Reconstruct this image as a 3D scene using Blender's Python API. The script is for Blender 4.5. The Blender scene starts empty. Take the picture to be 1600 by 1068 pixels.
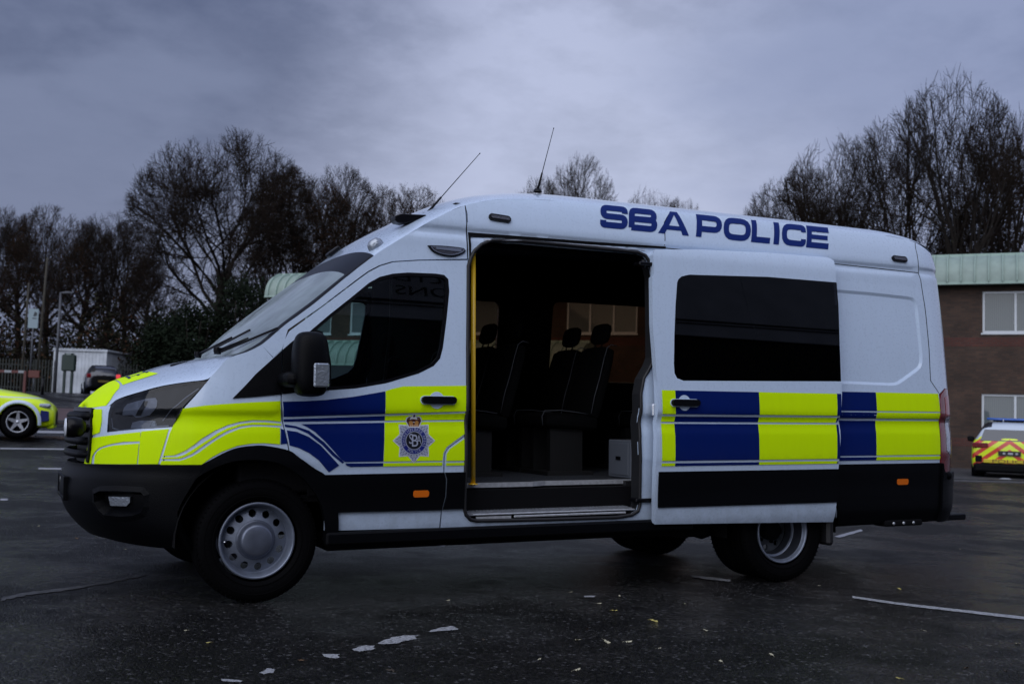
import bpy, math, random
from mathutils import Vector, Matrix
from mathutils.geometry import delaunay_2d_cdt
from bisect import bisect_right
R = math.radians
scene = bpy.context.scene
COL = scene.collection

# ------------------------------------------------------------------ camera
CAM = Vector((-1.4415, -7.2874, 1.0778))
FPX = 1714.15
CR = Vector((0.90150877, -0.43147671, 0.03331353))
CU = Vector((-0.06109159, -0.05067756, 0.99684482))
CR, CU = None, None
def _axes(yaw, pitch, roll):
    f = Vector((-math.sin(yaw), math.cos(yaw), 0)); r = Vector((math.cos(yaw), math.sin(yaw), 0)); u = Vector((0, 0, 1))
    f2 = f*math.cos(pitch)+u*math.sin(pitch); u2 = u*math.cos(pitch)-f*math.sin(pitch)
    return r*math.cos(roll)+u2*math.sin(roll), u2*math.cos(roll)-r*math.sin(roll), f2
CR, CU, CF = _axes(-0.443987, 0.0721083, 0.0334065)
cd = bpy.data.cameras.new('camera'); cam = bpy.data.objects.new('camera', cd); COL.objects.link(cam)
cam.matrix_world = Matrix(((CR.x, CU.x, -CF.x, CAM.x), (CR.y, CU.y, -CF.y, CAM.y), (CR.z, CU.z, -CF.z, CAM.z), (0, 0, 0, 1)))
cd.sensor_width = 36; cd.lens = 36*FPX/1600; cd.clip_start = .1; cd.clip_end = 2000
cd.dof.use_dof = True; cd.dof.focus_distance = 6.9; cd.dof.aperture_fstop = 3.5
scene.camera = cam

# ------------------------------------------------------------------ sky, sun, exposure
wd = bpy.data.worlds.new('World'); scene.world = wd; wd.use_nodes = True
nt = wd.node_tree; nt.nodes.clear()
def N(nt, t, **k):
    n = nt.nodes.new(t)
    for a, b in k.items():
        if a.startswith('i_'): n.inputs[int(a[2:]) if a[2:].isdigit() else a[2:].replace('_', ' ')].default_value = b
        else: setattr(n, a, b)
    return n
out = N(nt, 'ShaderNodeOutputWorld'); bg = N(nt, 'ShaderNodeBackground'); bg.inputs[1].default_value = 1.0
sky = N(nt, 'ShaderNodeTexSky', sky_type='NISHITA', sun_disc=False, sun_elevation=R(38), sun_rotation=R(200), air_density=2.0, dust_density=4.0)
tc = N(nt, 'ShaderNodeTexCoord'); sep = N(nt, 'ShaderNodeSeparateXYZ'); nt.links.new(tc.outputs['Generated'], sep.inputs[0])
def M2(op, a, b=None, c=None, nt=nt):
    n = N(nt, 'ShaderNodeMath', operation=op)
    for i, v in enumerate((a, b, c)):
        if v is None: continue
        if isinstance(v, (int, float)): n.inputs[i].default_value = v
        else: nt.links.new(v, n.inputs[i])
    return n.outputs[0]
zc_ = M2('MAXIMUM', sep.outputs[2], 0.0); den = M2('ADD', zc_, 0.22)
cmb = N(nt, 'ShaderNodeCombineXYZ'); nt.links.new(M2('DIVIDE', sep.outputs[0], den), cmb.inputs[0]); nt.links.new(M2('DIVIDE', sep.outputs[1], den), cmb.inputs[1])
n1 = N(nt, 'ShaderNodeTexNoise'); n1.inputs['Scale'].default_value = 3.0; n1.inputs['Detail'].default_value = 6; n1.inputs['Roughness'].default_value = .5; n1.inputs['Distortion'].default_value = .1
nt.links.new(cmb.outputs[0], n1.inputs['Vector'])
n5 = N(nt, 'ShaderNodeTexNoise'); n5.inputs['Scale'].default_value = 8.5; n5.inputs['Detail'].default_value = 5; n5.inputs['Roughness'].default_value = .6; nt.links.new(cmb.outputs[0], n5.inputs['Vector'])
rp = N(nt, 'ShaderNodeValToRGB'); nt.links.new(M2('ADD', n1.outputs[0], M2('MULTIPLY', M2('SUBTRACT', n5.outputs[0], .5), .85)), rp.inputs[0])
e = rp.color_ramp.elements
e[0].position = .33; e[0].color = (.125, .150, .25, 1); e[1].position = .62; e[1].color = (.275, .31, .46, 1)
# brighter towards the horizon
gr = N(nt, 'ShaderNodeMapRange'); nt.links.new(zc_, gr.inputs[0]); gr.inputs[1].default_value = 0.02; gr.inputs[2].default_value = .42; gr.inputs[3].default_value = .6; gr.inputs[4].default_value = 0.0
hz = N(nt, 'ShaderNodeMix', data_type='RGBA'); nt.links.new(gr.outputs[0], hz.inputs[0]); nt.links.new(rp.outputs[0], hz.inputs[6]); hz.inputs[7].default_value = (.37, .40, .525, 1)
sc_ = N(nt, 'ShaderNodeMix', data_type='RGBA', blend_type='MULTIPLY'); sc_.inputs[0].default_value = 1; nt.links.new(sky.outputs[0], sc_.inputs[6]); sc_.inputs[7].default_value = (.05, .05, .055, 1)
# heavier cloud banks: (direction, cosine at the rim, cosine at the core, strength)
cur = hz.outputs[2]
def bank(d, c0, c1, col, s, cur):
    dn = N(nt, 'ShaderNodeVectorMath', operation='DOT_PRODUCT'); nt.links.new(tc.outputs['Generated'], dn.inputs[0]); dn.inputs[1].default_value = tuple(Vector(d).normalized())
    w = M2('ADD', dn.outputs['Value'], M2('MULTIPLY', M2('SUBTRACT', n1.outputs[0], .5), .07))
    m = N(nt, 'ShaderNodeMapRange', interpolation_type='SMOOTHSTEP'); nt.links.new(w, m.inputs[0]); m.inputs[1].default_value = c0; m.inputs[2].default_value = c1; m.inputs[3].default_value = 0; m.inputs[4].default_value = s
    x = N(nt, 'ShaderNodeMix', data_type='RGBA'); nt.links.new(m.outputs[0], x.inputs[0]); nt.links.new(cur, x.inputs[6]); x.inputs[7].default_value = (*col, 1); return x.outputs[2]
def sdir(u, v): return CF+CR*((u-800)/FPX)-CU*((v-534)/FPX)
cur = bank(sdir(1000, 400), .90, .999, (.385, .42, .56), .6, cur)
cur = bank(sdir(-120, -80), .89, .985, (.050, .066, .130), .85, cur)
cur = bank(sdir(1650, -100), .93, .995, (.15, .185, .31), .7, cur)
cur = bank(sdir(40, 270), .975, .999, (.18, .21, .32), .5, cur)
mx = N(nt, 'ShaderNodeMix', data_type='RGBA'); mx.inputs[0].default_value = .92
nt.links.new(sc_.outputs[2], mx.inputs[6]); nt.links.new(cur, mx.inputs[7])
nt.links.new(mx.outputs[2], bg.inputs[0]); nt.links.new(bg.outputs[0], out.inputs[0])

sl = bpy.data.lights.new('sun', 'SUN'); sl.energy = 1.5; sl.angle = R(85); sl.color = (.93, .95, 1.0)
sun = bpy.data.objects.new('sun', sl); COL.objects.link(sun); sun.rotation_euler = (R(50), 0, R(-42))
scene.view_settings.view_transform = 'Standard'; scene.view_settings.look = 'None'
scene.view_settings.exposure = 0.52; scene.view_settings.gamma = 1
scene.cycles.max_bounces = 6; scene.cycles.transparent_max_bounces = 12
scene.cycles.caustics_reflective = False; scene.cycles.caustics_refractive = False

# ------------------------------------------------------------------ helpers
def tag(o, label=None, cat=None, group=None, kind=None):
    if label: o['label'] = label
    if cat: o['category'] = cat
    if group: o['group'] = group
    if kind: o['kind'] = kind
    return o
def empty(name, loc=(0, 0, 0), rz=0, label=None, cat=None, group=None):
    o = bpy.data.objects.new(name, None); COL.objects.link(o); o.location = loc; o.rotation_euler = (0, 0, rz); o.empty_display_size = .2
    return tag(o, label, cat, group)
class MB:
    def __init__(s): s.v = []; s.f = []; s.m = []; s.n = []; s.sm = []
    def add(s, vs, fs, m=0, ns=None, smooth=False, M=None):
        k = len(s.v)
        if M is not None: vs = [M @ Vector(p) for p in vs]
        s.v += [tuple(p) for p in vs]; s.n += [tuple(q) for q in ns] if ns else [(0, 0, 0)]*len(vs)
        for f in fs: s.f.append(tuple(k+i for i in f)); s.m.append(m); s.sm.append(smooth)
        return s
    def box(s, a, b, m=0, M=None, bev=0.0):
        x0, y0, z0 = a; x1, y1, z1 = b
        if bev <= 0:
            vs = [(x, y, z) for z in (z0, z1) for y in (y0, y1) for x in (x0, x1)]
            return s.add(vs, [(0, 2, 3, 1), (4, 5, 7, 6), (0, 1, 5, 4), (2, 6, 7, 3), (0, 4, 6, 2), (1, 3, 7, 5)], m, M=M)
        e = bev; vs = []; idx = {}
        for i, x in enumerate((x0, x1)):
            for j, y in enumerate((y0, y1)):
                for k, z in enumerate((z0, z1)):
                    sx, sy, sz = (1, -1)[i]*e, (1, -1)[j]*e, (1, -1)[k]*e
                    for a_, p in enumerate(((x, y+sy, z+sz), (x+sx, y, z+sz), (x+sx, y+sy, z))): idx[i, j, k, a_] = len(vs); vs.append(p)
        F = []
        for a_ in range(3):
            for q in (0, 1):
                c = []
                for (p, r) in ((0, 0), (1, 0), (1, 1), (0, 1)):
                    t = [0, 0, 0]; t[a_] = q; t[(a_+1) % 3] = p; t[(a_+2) % 3] = r; c.append(idx[t[0], t[1], t[2], a_])
                F.append(c if q else c[::-1])
        for a_ in range(3):
            b_, c_ = (a_+1) % 3, (a_+2) % 3
            for p in (0, 1):
                for r in (0, 1):
                    t0 = [0, 0, 0]; t0[b_] = p; t0[c_] = r; t1 = t0[:]; t1[a_] = 1
                    q = [idx[(*t0, b_)], idx[(*t1, b_)], idx[(*t1, c_)], idx[(*t0, c_)]]
                    F.append(q if (p ^ r) else q[::-1])
        for i in (0, 1):
            for j in (0, 1):
                for k in (0, 1):
                    q = [idx[i, j, k, 0], idx[i, j, k, 1], idx[i, j, k, 2]]
                    F.append(q if (i+j+k) % 2 else q[::-1])
        return s.add(vs, F, m, M=M)
    def tube(s, pts, r, n=8, m=0, cap=True, closed=False, M=None):
        pts = [Vector(p) for p in pts]; L = len(pts); rs = r if isinstance(r, (list, tuple)) else [r]*L
        vs = []; up = None
        for i, p in enumerate(pts):
            if closed: d = pts[(i+1) % L]-pts[i-1]
            else: d = pts[min(i+1, L-1)]-pts[max(i-1, 0)]
            d.normalize()
            if up is None:
                up = Vector((0, 0, 1)) if abs(d.z) < .9 else Vector((1, 0, 0))
            a = d.cross(up)
            if a.length < 1e-6: a = d.cross(Vector((0, 1, 0)))
            a.normalize(); b = a.cross(d); up = b
            for k in range(n):
                t = 2*math.pi*k/n; vs.append(p+(a*math.cos(t)+b*math.sin(t))*rs[i])
        F = []
        for i in range(L if closed else L-1):
            j = (i+1) % L
            for k in range(n):
                k2 = (k+1) % n; F.append((i*n+k, j*n+k, j*n+k2, i*n+k2))
        if cap and not closed: F.append(tuple(range(n))); F.append(tuple((L-1)*n+k for k in range(n))[::-1])
        return s.add(vs, [f[::-1] for f in F], m, smooth=True, M=M)
    def lathe(s, prof, n=32, m=0, M=None, closed=False, a0=0, a1=2*math.pi):
        """prof: (radius, y); turned about the y axis"""
        vs = []; full = abs(a1-a0-2*math.pi) < 1e-6; nn = n if full else n+1
        for (r, y) in prof:
            for k in range(nn):
                t = a0+(a1-a0)*k/n; vs.append((r*math.cos(t), y, r*math.sin(t)))
        F = []; L = len(prof)
        for i in range(L if closed else L-1):
            j = (i+1) % L
            for k in range(n):
                k2 = (k+1) % nn; F.append((i*nn+k, i*nn+k2, j*nn+k2, j*nn+k))
        return s.add(vs, F, m, smooth=True, M=M)
    def prism(s, poly, y0, y1, m=0, M=None, axis='y'):
        """poly in (x,z) extruded from y0 to y1"""
        k = len(poly); vs = [(p[0], y0, p[1]) for p in poly]+[(p[0], y1, p[1]) for p in poly]
        if axis == 'x': vs = [(y, x, z) for x, y, z in vs]
        if axis == 'z': vs = [(x, z, y) for x, y, z in vs]
        F = [tuple(range(k)), tuple(range(k, 2*k))[::-1]]+[(i, i+k, (i+1) % k+k, (i+1) % k) for i in range(k)]
        return s.add(vs, F, m, M=M)
    def build(s, name, mats, parent=None, bevel=0, sub=0, auto=True, solid=0):
        me = bpy.data.meshes.new(name); me.from_pydata(s.v, [], s.f)
        for mt in (mats if isinstance(mats, (list, tuple)) else [mats]): me.materials.append(mt)
        me.polygons.foreach_set('material_index', s.m); me.polygons.foreach_set('use_smooth', s.sm)
        if any(q != (0, 0, 0) for q in s.n):
            me.normals_split_custom_set_from_vertices(s.n)
        me.update()
        o = bpy.data.objects.new(name, me); COL.objects.link(o)
        if parent: o.parent = parent
        if solid: md = o.modifiers.new('s', 'SOLIDIFY'); md.thickness = solid
        if bevel: md = o.modifiers.new('b', 'BEVEL'); md.width = bevel; md.segments = 2; md.limit_method = 'ANGLE'; md.angle_limit = R(40)
        if sub:
            md = o.modifiers.new('u', 'SUBSURF'); md.levels = md.render_levels = sub
        return o
def copy_tree(o, parent=None):
    c = o.copy(); COL.objects.link(c)
    if parent: c.parent = parent
    for ch in list(o.children): copy_tree(ch, c)
    return c

# ------------------------------------------------------------------ materials
MATS = {}
def mat(name, col=(.5, .5, .5), rough=.5, metal=0, coat=0, spec=.5, bump=None, var=None, emit=None, coatr=.05):
    if name in MATS: return MATS[name]
    m = bpy.data.materials.new(name); m.use_nodes = True; t = m.node_tree; b = t.nodes['Principled BSDF']
    b.inputs['Base Color'].default_value = (*col, 1); b.inputs['Roughness'].default_value = rough; b.inputs['Metallic'].default_value = metal
    b.inputs['Coat Weight'].default_value = coat; b.inputs['Coat Roughness'].default_value = coatr; b.inputs['Specular IOR Level'].default_value = spec
    co = N(t, 'ShaderNodeTexCoord')
    if var:   # (scale, amount)
        n = N(t, 'ShaderNodeTexNoise'); n.inputs['Scale'].default_value = var[0]; n.inputs['Detail'].default_value = 6; t.links.new(co.outputs['Object'], n.inputs['Vector'])
        mr = N(t, 'ShaderNodeMapRange'); t.links.new(n.outputs[0], mr.inputs[0]); mr.inputs[1].default_value = .3; mr.inputs[2].default_value = .7; mr.inputs[3].default_value = 1-var[1]; mr.inputs[4].default_value = 1+var[1]*.5
        mm = N(t, 'ShaderNodeMix', data_type='RGBA', blend_type='MULTIPLY'); mm.inputs[0].default_value = 1; mm.inputs[6].default_value = (*col, 1); t.links.new(mr.outputs[0], mm.inputs[7]); t.links.new(mm.outputs[2], b.inputs['Base Color'])
    if bump:  # (scale, strength)
        n = N(t, 'ShaderNodeTexNoise'); n.inputs['Scale'].default_value = bump[0]; n.inputs['Detail'].default_value = 3; t.links.new(co.outputs['Object'], n.inputs['Vector'])
        bp = N(t, 'ShaderNodeBump'); bp.inputs['Strength'].default_value = bump[1]; bp.inputs['Distance'].default_value = .01; t.links.new(n.outputs[0], bp.inputs['Height']); t.links.new(bp.outputs[0], b.inputs['Normal'])
    if emit: b.inputs['Emission Color'].default_value = (*emit[0], 1); b.inputs['Emission Strength'].default_value = emit[1]
    MATS[name] = m; return m
def paint(name, col, rough=.45, dirt=.12, coat=.6, spec=None):
    """wet, slightly dirty vehicle paint or vinyl: streaky road film towards the sills"""
    if name in MATS: return MATS[name]
    m = bpy.data.materials.new(name); m.use_nodes = True; t = m.node_tree; b = t.nodes['Principled BSDF']
    co = N(t, 'ShaderNodeTexCoord'); mp = N(t, 'ShaderNodeMapping'); mp.inputs['Scale'].default_value = (9, 9, 1.2); t.links.new(co.outputs['Object'], mp.inputs[0])
    n = N(t, 'ShaderNodeTexNoise'); n.inputs['Scale'].default_value = 2.5; n.inputs['Detail'].default_value = 8; n.inputs['Roughness'].default_value = .65; t.links.new(mp.outputs[0], n.inputs[0])
    n2 = N(t, 'ShaderNodeTexNoise'); n2.inputs['Scale'].default_value = 55; n2.inputs['Detail'].default_value = 4; t.links.new(co.outputs['Object'], n2.inputs[0])
    mr = N(t, 'ShaderNodeMapRange'); t.links.new(n.outputs[0], mr.inputs[0]); mr.inputs[1].default_value = .35; mr.inputs[2].default_value = .75; mr.inputs[3].default_value = 0; mr.inputs[4].default_value = dirt
    mm = N(t, 'ShaderNodeMix', data_type='RGBA'); t.links.new(mr.outputs[0], mm.inputs[0]); mm.inputs[6].default_value = (*col, 1); mm.inputs[7].default_value = (col[0]*.45+.03, col[1]*.45+.03, col[2]*.45+.03, 1)
    # road film thrown up along the sills
    sp_ = N(t, 'ShaderNodeSeparateXYZ'); t.links.new(co.outputs['Object'], sp_.inputs[0]); lo = N(t, 'ShaderNodeMapRange', interpolation_type='SMOOTHSTEP'); t.links.new(sp_.outputs[2], lo.inputs[0]); lo.inputs[1].default_value = .95; lo.inputs[2].default_value = .30; lo.inputs[3].default_value = 0; lo.inputs[4].default_value = 1
    n4 = N(t, 'ShaderNodeTexNoise'); n4.inputs['Scale'].default_value = 9; n4.inputs['Detail'].default_value = 8; n4.inputs['Roughness'].default_value = .7; t.links.new(co.outputs['Object'], n4.inputs[0])
    g_ = M2('MULTIPLY', M2('MULTIPLY', lo.outputs[0], n4.outputs[0], nt=t), .62, nt=t); gm = N(t, 'ShaderNodeMix', data_type='RGBA'); t.links.new(g_, gm.inputs[0]); t.links.new(mm.outputs[2], gm.inputs[6]); gm.inputs[7].default_value = (.055, .05, .045, 1)
    t.links.new(gm.outputs[2], b.inputs['Base Color'])
    mr2 = N(t, 'ShaderNodeMapRange'); t.links.new(n2.outputs[0], mr2.inputs[0]); mr2.inputs[1].default_value = .35; mr2.inputs[2].default_value = .7; mr2.inputs[3].default_value = rough-.08; mr2.inputs[4].default_value = rough+.12
    t.links.new(mr2.outputs[0], b.inputs['Roughness'])
    b.inputs['Coat Weight'].default_value = coat; b.inputs['Coat Roughness'].default_value = .07
    b.inputs['Specular IOR Level'].default_value = .5 if coat > .5 else .08
    v = N(t, 'ShaderNodeTexVoronoi'); v.inputs['Scale'].default_value = 190; t.links.new(co.outputs['Object'], v.inputs['Vector'])
    dr = N(t, 'ShaderNodeMapRange'); t.links.new(v.outputs['Distance'], dr.inputs[0]); dr.inputs[1].default_value = .0; dr.inputs[2].default_value = .35; dr.inputs[3].default_value = 1; dr.inputs[4].default_value = 0
    bp = N(t, 'ShaderNodeBump'); bp.inputs['Strength'].default_value = .10; bp.inputs['Distance'].default_value = .002; t.links.new(dr.outputs[0], bp.inputs['Height'])
    n3 = N(t, 'ShaderNodeTexNoise'); n3.inputs['Scale'].default_value = 1.6; n3.inputs['Detail'].default_value = 1; t.links.new(co.outputs['Object'], n3.inputs[0])
    bp2 = N(t, 'ShaderNodeBump'); bp2.inputs['Strength'].default_value = .045; bp2.inputs['Distance'].default_value = .02; t.links.new(n3.outputs[0], bp2.inputs['Height'])
    t.links.new(bp.outputs[0], b.inputs['Coat Normal']); t.links.new(bp2.outputs[0], b.inputs['Normal'])
    MATS[name] = m; return m
def glass(name, tint=(.6, .7, .7), ior=1.5, rough=.01):
    if name in MATS: return MATS[name]
    m = bpy.data.materials.new(name); m.use_nodes = True; t = m.node_tree; t.nodes.clear()
    o = N(t, 'ShaderNodeOutputMaterial'); tr = N(t, 'ShaderNodeBsdfTransparent'); tr.inputs[0].default_value = (*tint, 1)
    g = N(t, 'ShaderNodeBsdfGlossy'); g.inputs['Roughness'].default_value = rough; g.inputs[0].default_value = (1, 1, 1, 1)
    f = N(t, 'ShaderNodeFresnel'); f.inputs[0].default_value = ior; mx = N(t, 'ShaderNodeMixShader')
    t.links.new(f.outputs[0], mx.inputs[0]); t.links.new(tr.outputs[0], mx.inputs[1]); t.links.new(g.outputs[0], mx.inputs[2]); t.links.new(mx.outputs[0], o.inputs[0])
    MATS[name] = m; return m
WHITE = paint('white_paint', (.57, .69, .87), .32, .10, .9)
YEL = paint('yellow_vinyl', (.66, .96, .0), .6, .05, .04)
BLU = paint('blue_vinyl', (.001, .012, .12), .5, .05, .05)
BLK = mat('black_plastic', (.0014, .0017, .0028), .45, bump=(220, .25), spec=.11)
BLK2 = mat('black_satin', (.003, .003, .0045), .32, spec=.22)
MATT = mat('matt_black', (.003, .003, .004), .9, spec=.15)
RUB = mat('rubber', (.010, .010, .012), .55, bump=(60, .15))
TYRE = mat('tyre_rubber', (.0018, .0018, .0024), .75, bump=(90, .3), spec=.06)
STEEL = mat('silver_wheel_paint', (.21, .24, .31), .36, .45, var=(14, .22), bump=(30, .05))
STEELD = mat('grey_wheel_steel', (.16, .18, .21), .45, .5, var=(10, .3))
ALU = mat('aluminium', (.62, .64, .68), .35, .5, var=(40, .2))
CHR = mat('chrome', (.7, .72, .76), .12, 1)
AMB = mat('amber_lens', (.75, .16, .01), .25, coat=.6)
REDL = mat('red_lens', (.16, .006, .010), .15, coat=1)
CLR = mat('clear_lens', (.34, .38, .44), .12, .5, coat=1, bump=(55, .6))
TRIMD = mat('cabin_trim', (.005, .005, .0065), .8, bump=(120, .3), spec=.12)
GL_F = glass('cab_glass', (.50, .62, .62))
GL_W = glass('windscreen_glass', (.25, .32, .32), 2.2, .05)
def _sky_sheen():   # pale diffuse mixed into the windscreen in place of bright sky reflection
    t = GL_W.node_tree; o = [n for n in t.nodes if n.type == 'OUTPUT_MATERIAL'][0]; src = o.inputs[0].links[0].from_socket
    d = N(t, 'ShaderNodeBsdfDiffuse'); d.inputs[0].default_value = (.50, .60, .66, 1); co = N(t, 'ShaderNodeTexCoord'); n = N(t, 'ShaderNodeTexNoise'); n.inputs['Scale'].default_value = 3.5; n.inputs['Detail'].default_value = 3; t.links.new(co.outputs['Object'], n.inputs['Vector'])
    r = N(t, 'ShaderNodeMapRange'); t.links.new(n.outputs[0], r.inputs[0]); r.inputs[1].default_value = .3; r.inputs[2].default_value = .7; r.inputs[3].default_value = .22; r.inputs[4].default_value = .48
    m = N(t, 'ShaderNodeMixShader'); t.links.new(r.outputs[0], m.inputs[0]); t.links.new(src, m.inputs[1]); t.links.new(d.outputs[0], m.inputs[2]); t.links.new(m.outputs[0], o.inputs[0])
_sky_sheen()
GL_T = glass('privacy_glass', (.14, .088, .052))
GL_C = glass('lamp_cover', (.42, .45, .50), 1.4, .04)
GL_D = glass('dark_privacy_glass', (.03, .03, .035), 1.5)

# ------------------------------------------------------------------ van body surface

class Pch:
    """monotone cubic through points"""
    def __init__(s,P):
        s.x=[p[0] for p in P]; s.y=[p[1] for p in P]; n=len(P)
        h=[s.x[i+1]-s.x[i] for i in range(n-1)]; d=[(s.y[i+1]-s.y[i])/h[i] for i in range(n-1)]
        m=[d[0]]+[0.0]*(n-2)+[d[-1]]
        for i in range(1,n-1):
            if d[i-1]*d[i]>0:
                w1=2*h[i]+h[i-1]; w2=h[i]+2*h[i-1]; m[i]=(w1+w2)/(w1/d[i-1]+w2/d[i])
        s.h,s.d,s.m=h,d,m
    def __call__(s,t):
        X=s.x
        if t<=X[0]: return s.y[0]+s.m[0]*(t-X[0])*0.0
        if t>=X[-1]: return s.y[-1]
        i=bisect_right(X,t)-1; u=(t-X[i])/s.h[i]; a=s.y[i]; b=s.y[i+1]; H=s.h[i]
        return (2*u**3-3*u*u+1)*a+(u**3-2*u*u+u)*H*s.m[i]+(-2*u**3+3*u*u)*b+(u**3-u*u)*H*s.m[i+1]
# half width of the body against height
SEC=Pch([(.20,.93),(.30,.965),(.40,1.0),(.44,1.003),(.55,1.006),(.70,1.018),(.745,1.02),(.80,1.026),(.95,1.023),(1.035,1.010),(1.05,1.010),(1.10,1.030),(1.12,1.031),(1.20,1.026),(1.30,1.0162),(1.40,1.006),(1.50,.9952),(1.60,.9838),(1.70,.9720),(1.80,.9596),(1.90,.9468),(2.0,.9334),(2.10,.9194),(2.20,.905),(2.215,.895),(2.24,.893),(2.27,.902),(2.36,.885),(2.43,.862),(2.50,.828),(2.55,.785),(2.60,.70)])
# nose tip (centre line) against height
NOSE=Pch([(.20,-.60),(.30,-.74),(.36,-.82),(.42,-.885),(.50,-.94),(.60,-.97),(.70,-.955),(.75,-.93),(.90,-.925),(1.05,-.915),(1.13,-.885),(1.18,-.86),(1.3,-.80)])
TAIL=Pch([(.20,5.60),(.35,5.66),(.70,5.68),(.75,5.68),(1.3,5.67),(1.9,5.68),(2.2,5.67),(2.4,5.63),(2.5,5.57),(2.6,5.42)])
XT=5.12
def W(x,z):
    w=SEC(z)
    if x<.15:
        xn=NOSE(z); t=min(1.0,(.15-x)/(.15-xn)); n=3.0
        w*=max(0.0,1-t**n)**(1/2.1)
    xr=TAIL(z)
    if x>XT:
        t=min(1.0,(x-XT)/(xr-XT)); w*=max(0.0,1-t**3.0)**(1/2.8)
    return w
def _tab(a,b,n,m,N=400):
    # arc length table of the corner curve x=a*t, y=b*(1-t^n)^(1/m)
    pts=[]
    for i in range(N+1):
        th=math.pi/2*i/N; t=math.sin(th)**(2/n); pts.append((t,a*t,b*math.cos(th)**(2/m)))
    q=0;T=[(0.0,0.0)]
    for i in range(1,N+1):
        q+=math.hypot(pts[i][1]-pts[i-1][1],pts[i][2]-pts[i-1][2]); T.append((pts[i][0],q))
    return T
TF=_tab(1.15,1.0,3.0,2.1); TR=_tab(.55,1.0,3.0,2.8)
def _lk(T,v,a,b):
    lo,hi=0,len(T)-1
    if v<=T[0][a]: return T[0][b]
    if v>=T[-1][a]: return T[-1][b]
    while hi-lo>1:
        m=(lo+hi)//2
        if T[m][a]<=v: lo=m
        else: hi=m
    u=(v-T[lo][a])/(T[hi][a]-T[lo][a]); return T[lo][b]+u*(T[hi][b]-T[lo][b])
SMIN=.15-TF[-1][1]; SMAX=XT+TR[-1][1]
def s_of(x,z):
    if x<.15: return .15-_lk(TF,(.15-x)/(.15-NOSE(z)),0,1)
    if x>XT: return XT+_lk(TR,(x-XT)/(TAIL(z)-XT),0,1)
    return x
def S0(s,z):
    w=SEC(z)
    if s<.15:
        t=_lk(TF,.15-s,1,0); return (.15-t*(.15-NOSE(z)), w*max(0,1-t**3.0)**(1/2.1), z)
    if s>XT:
        t=_lk(TR,s-XT,1,0); return (XT+t*(TAIL(z)-XT), w*max(0,1-t**3.0)**(1/2.8), z)
    return (s,w,z)

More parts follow.
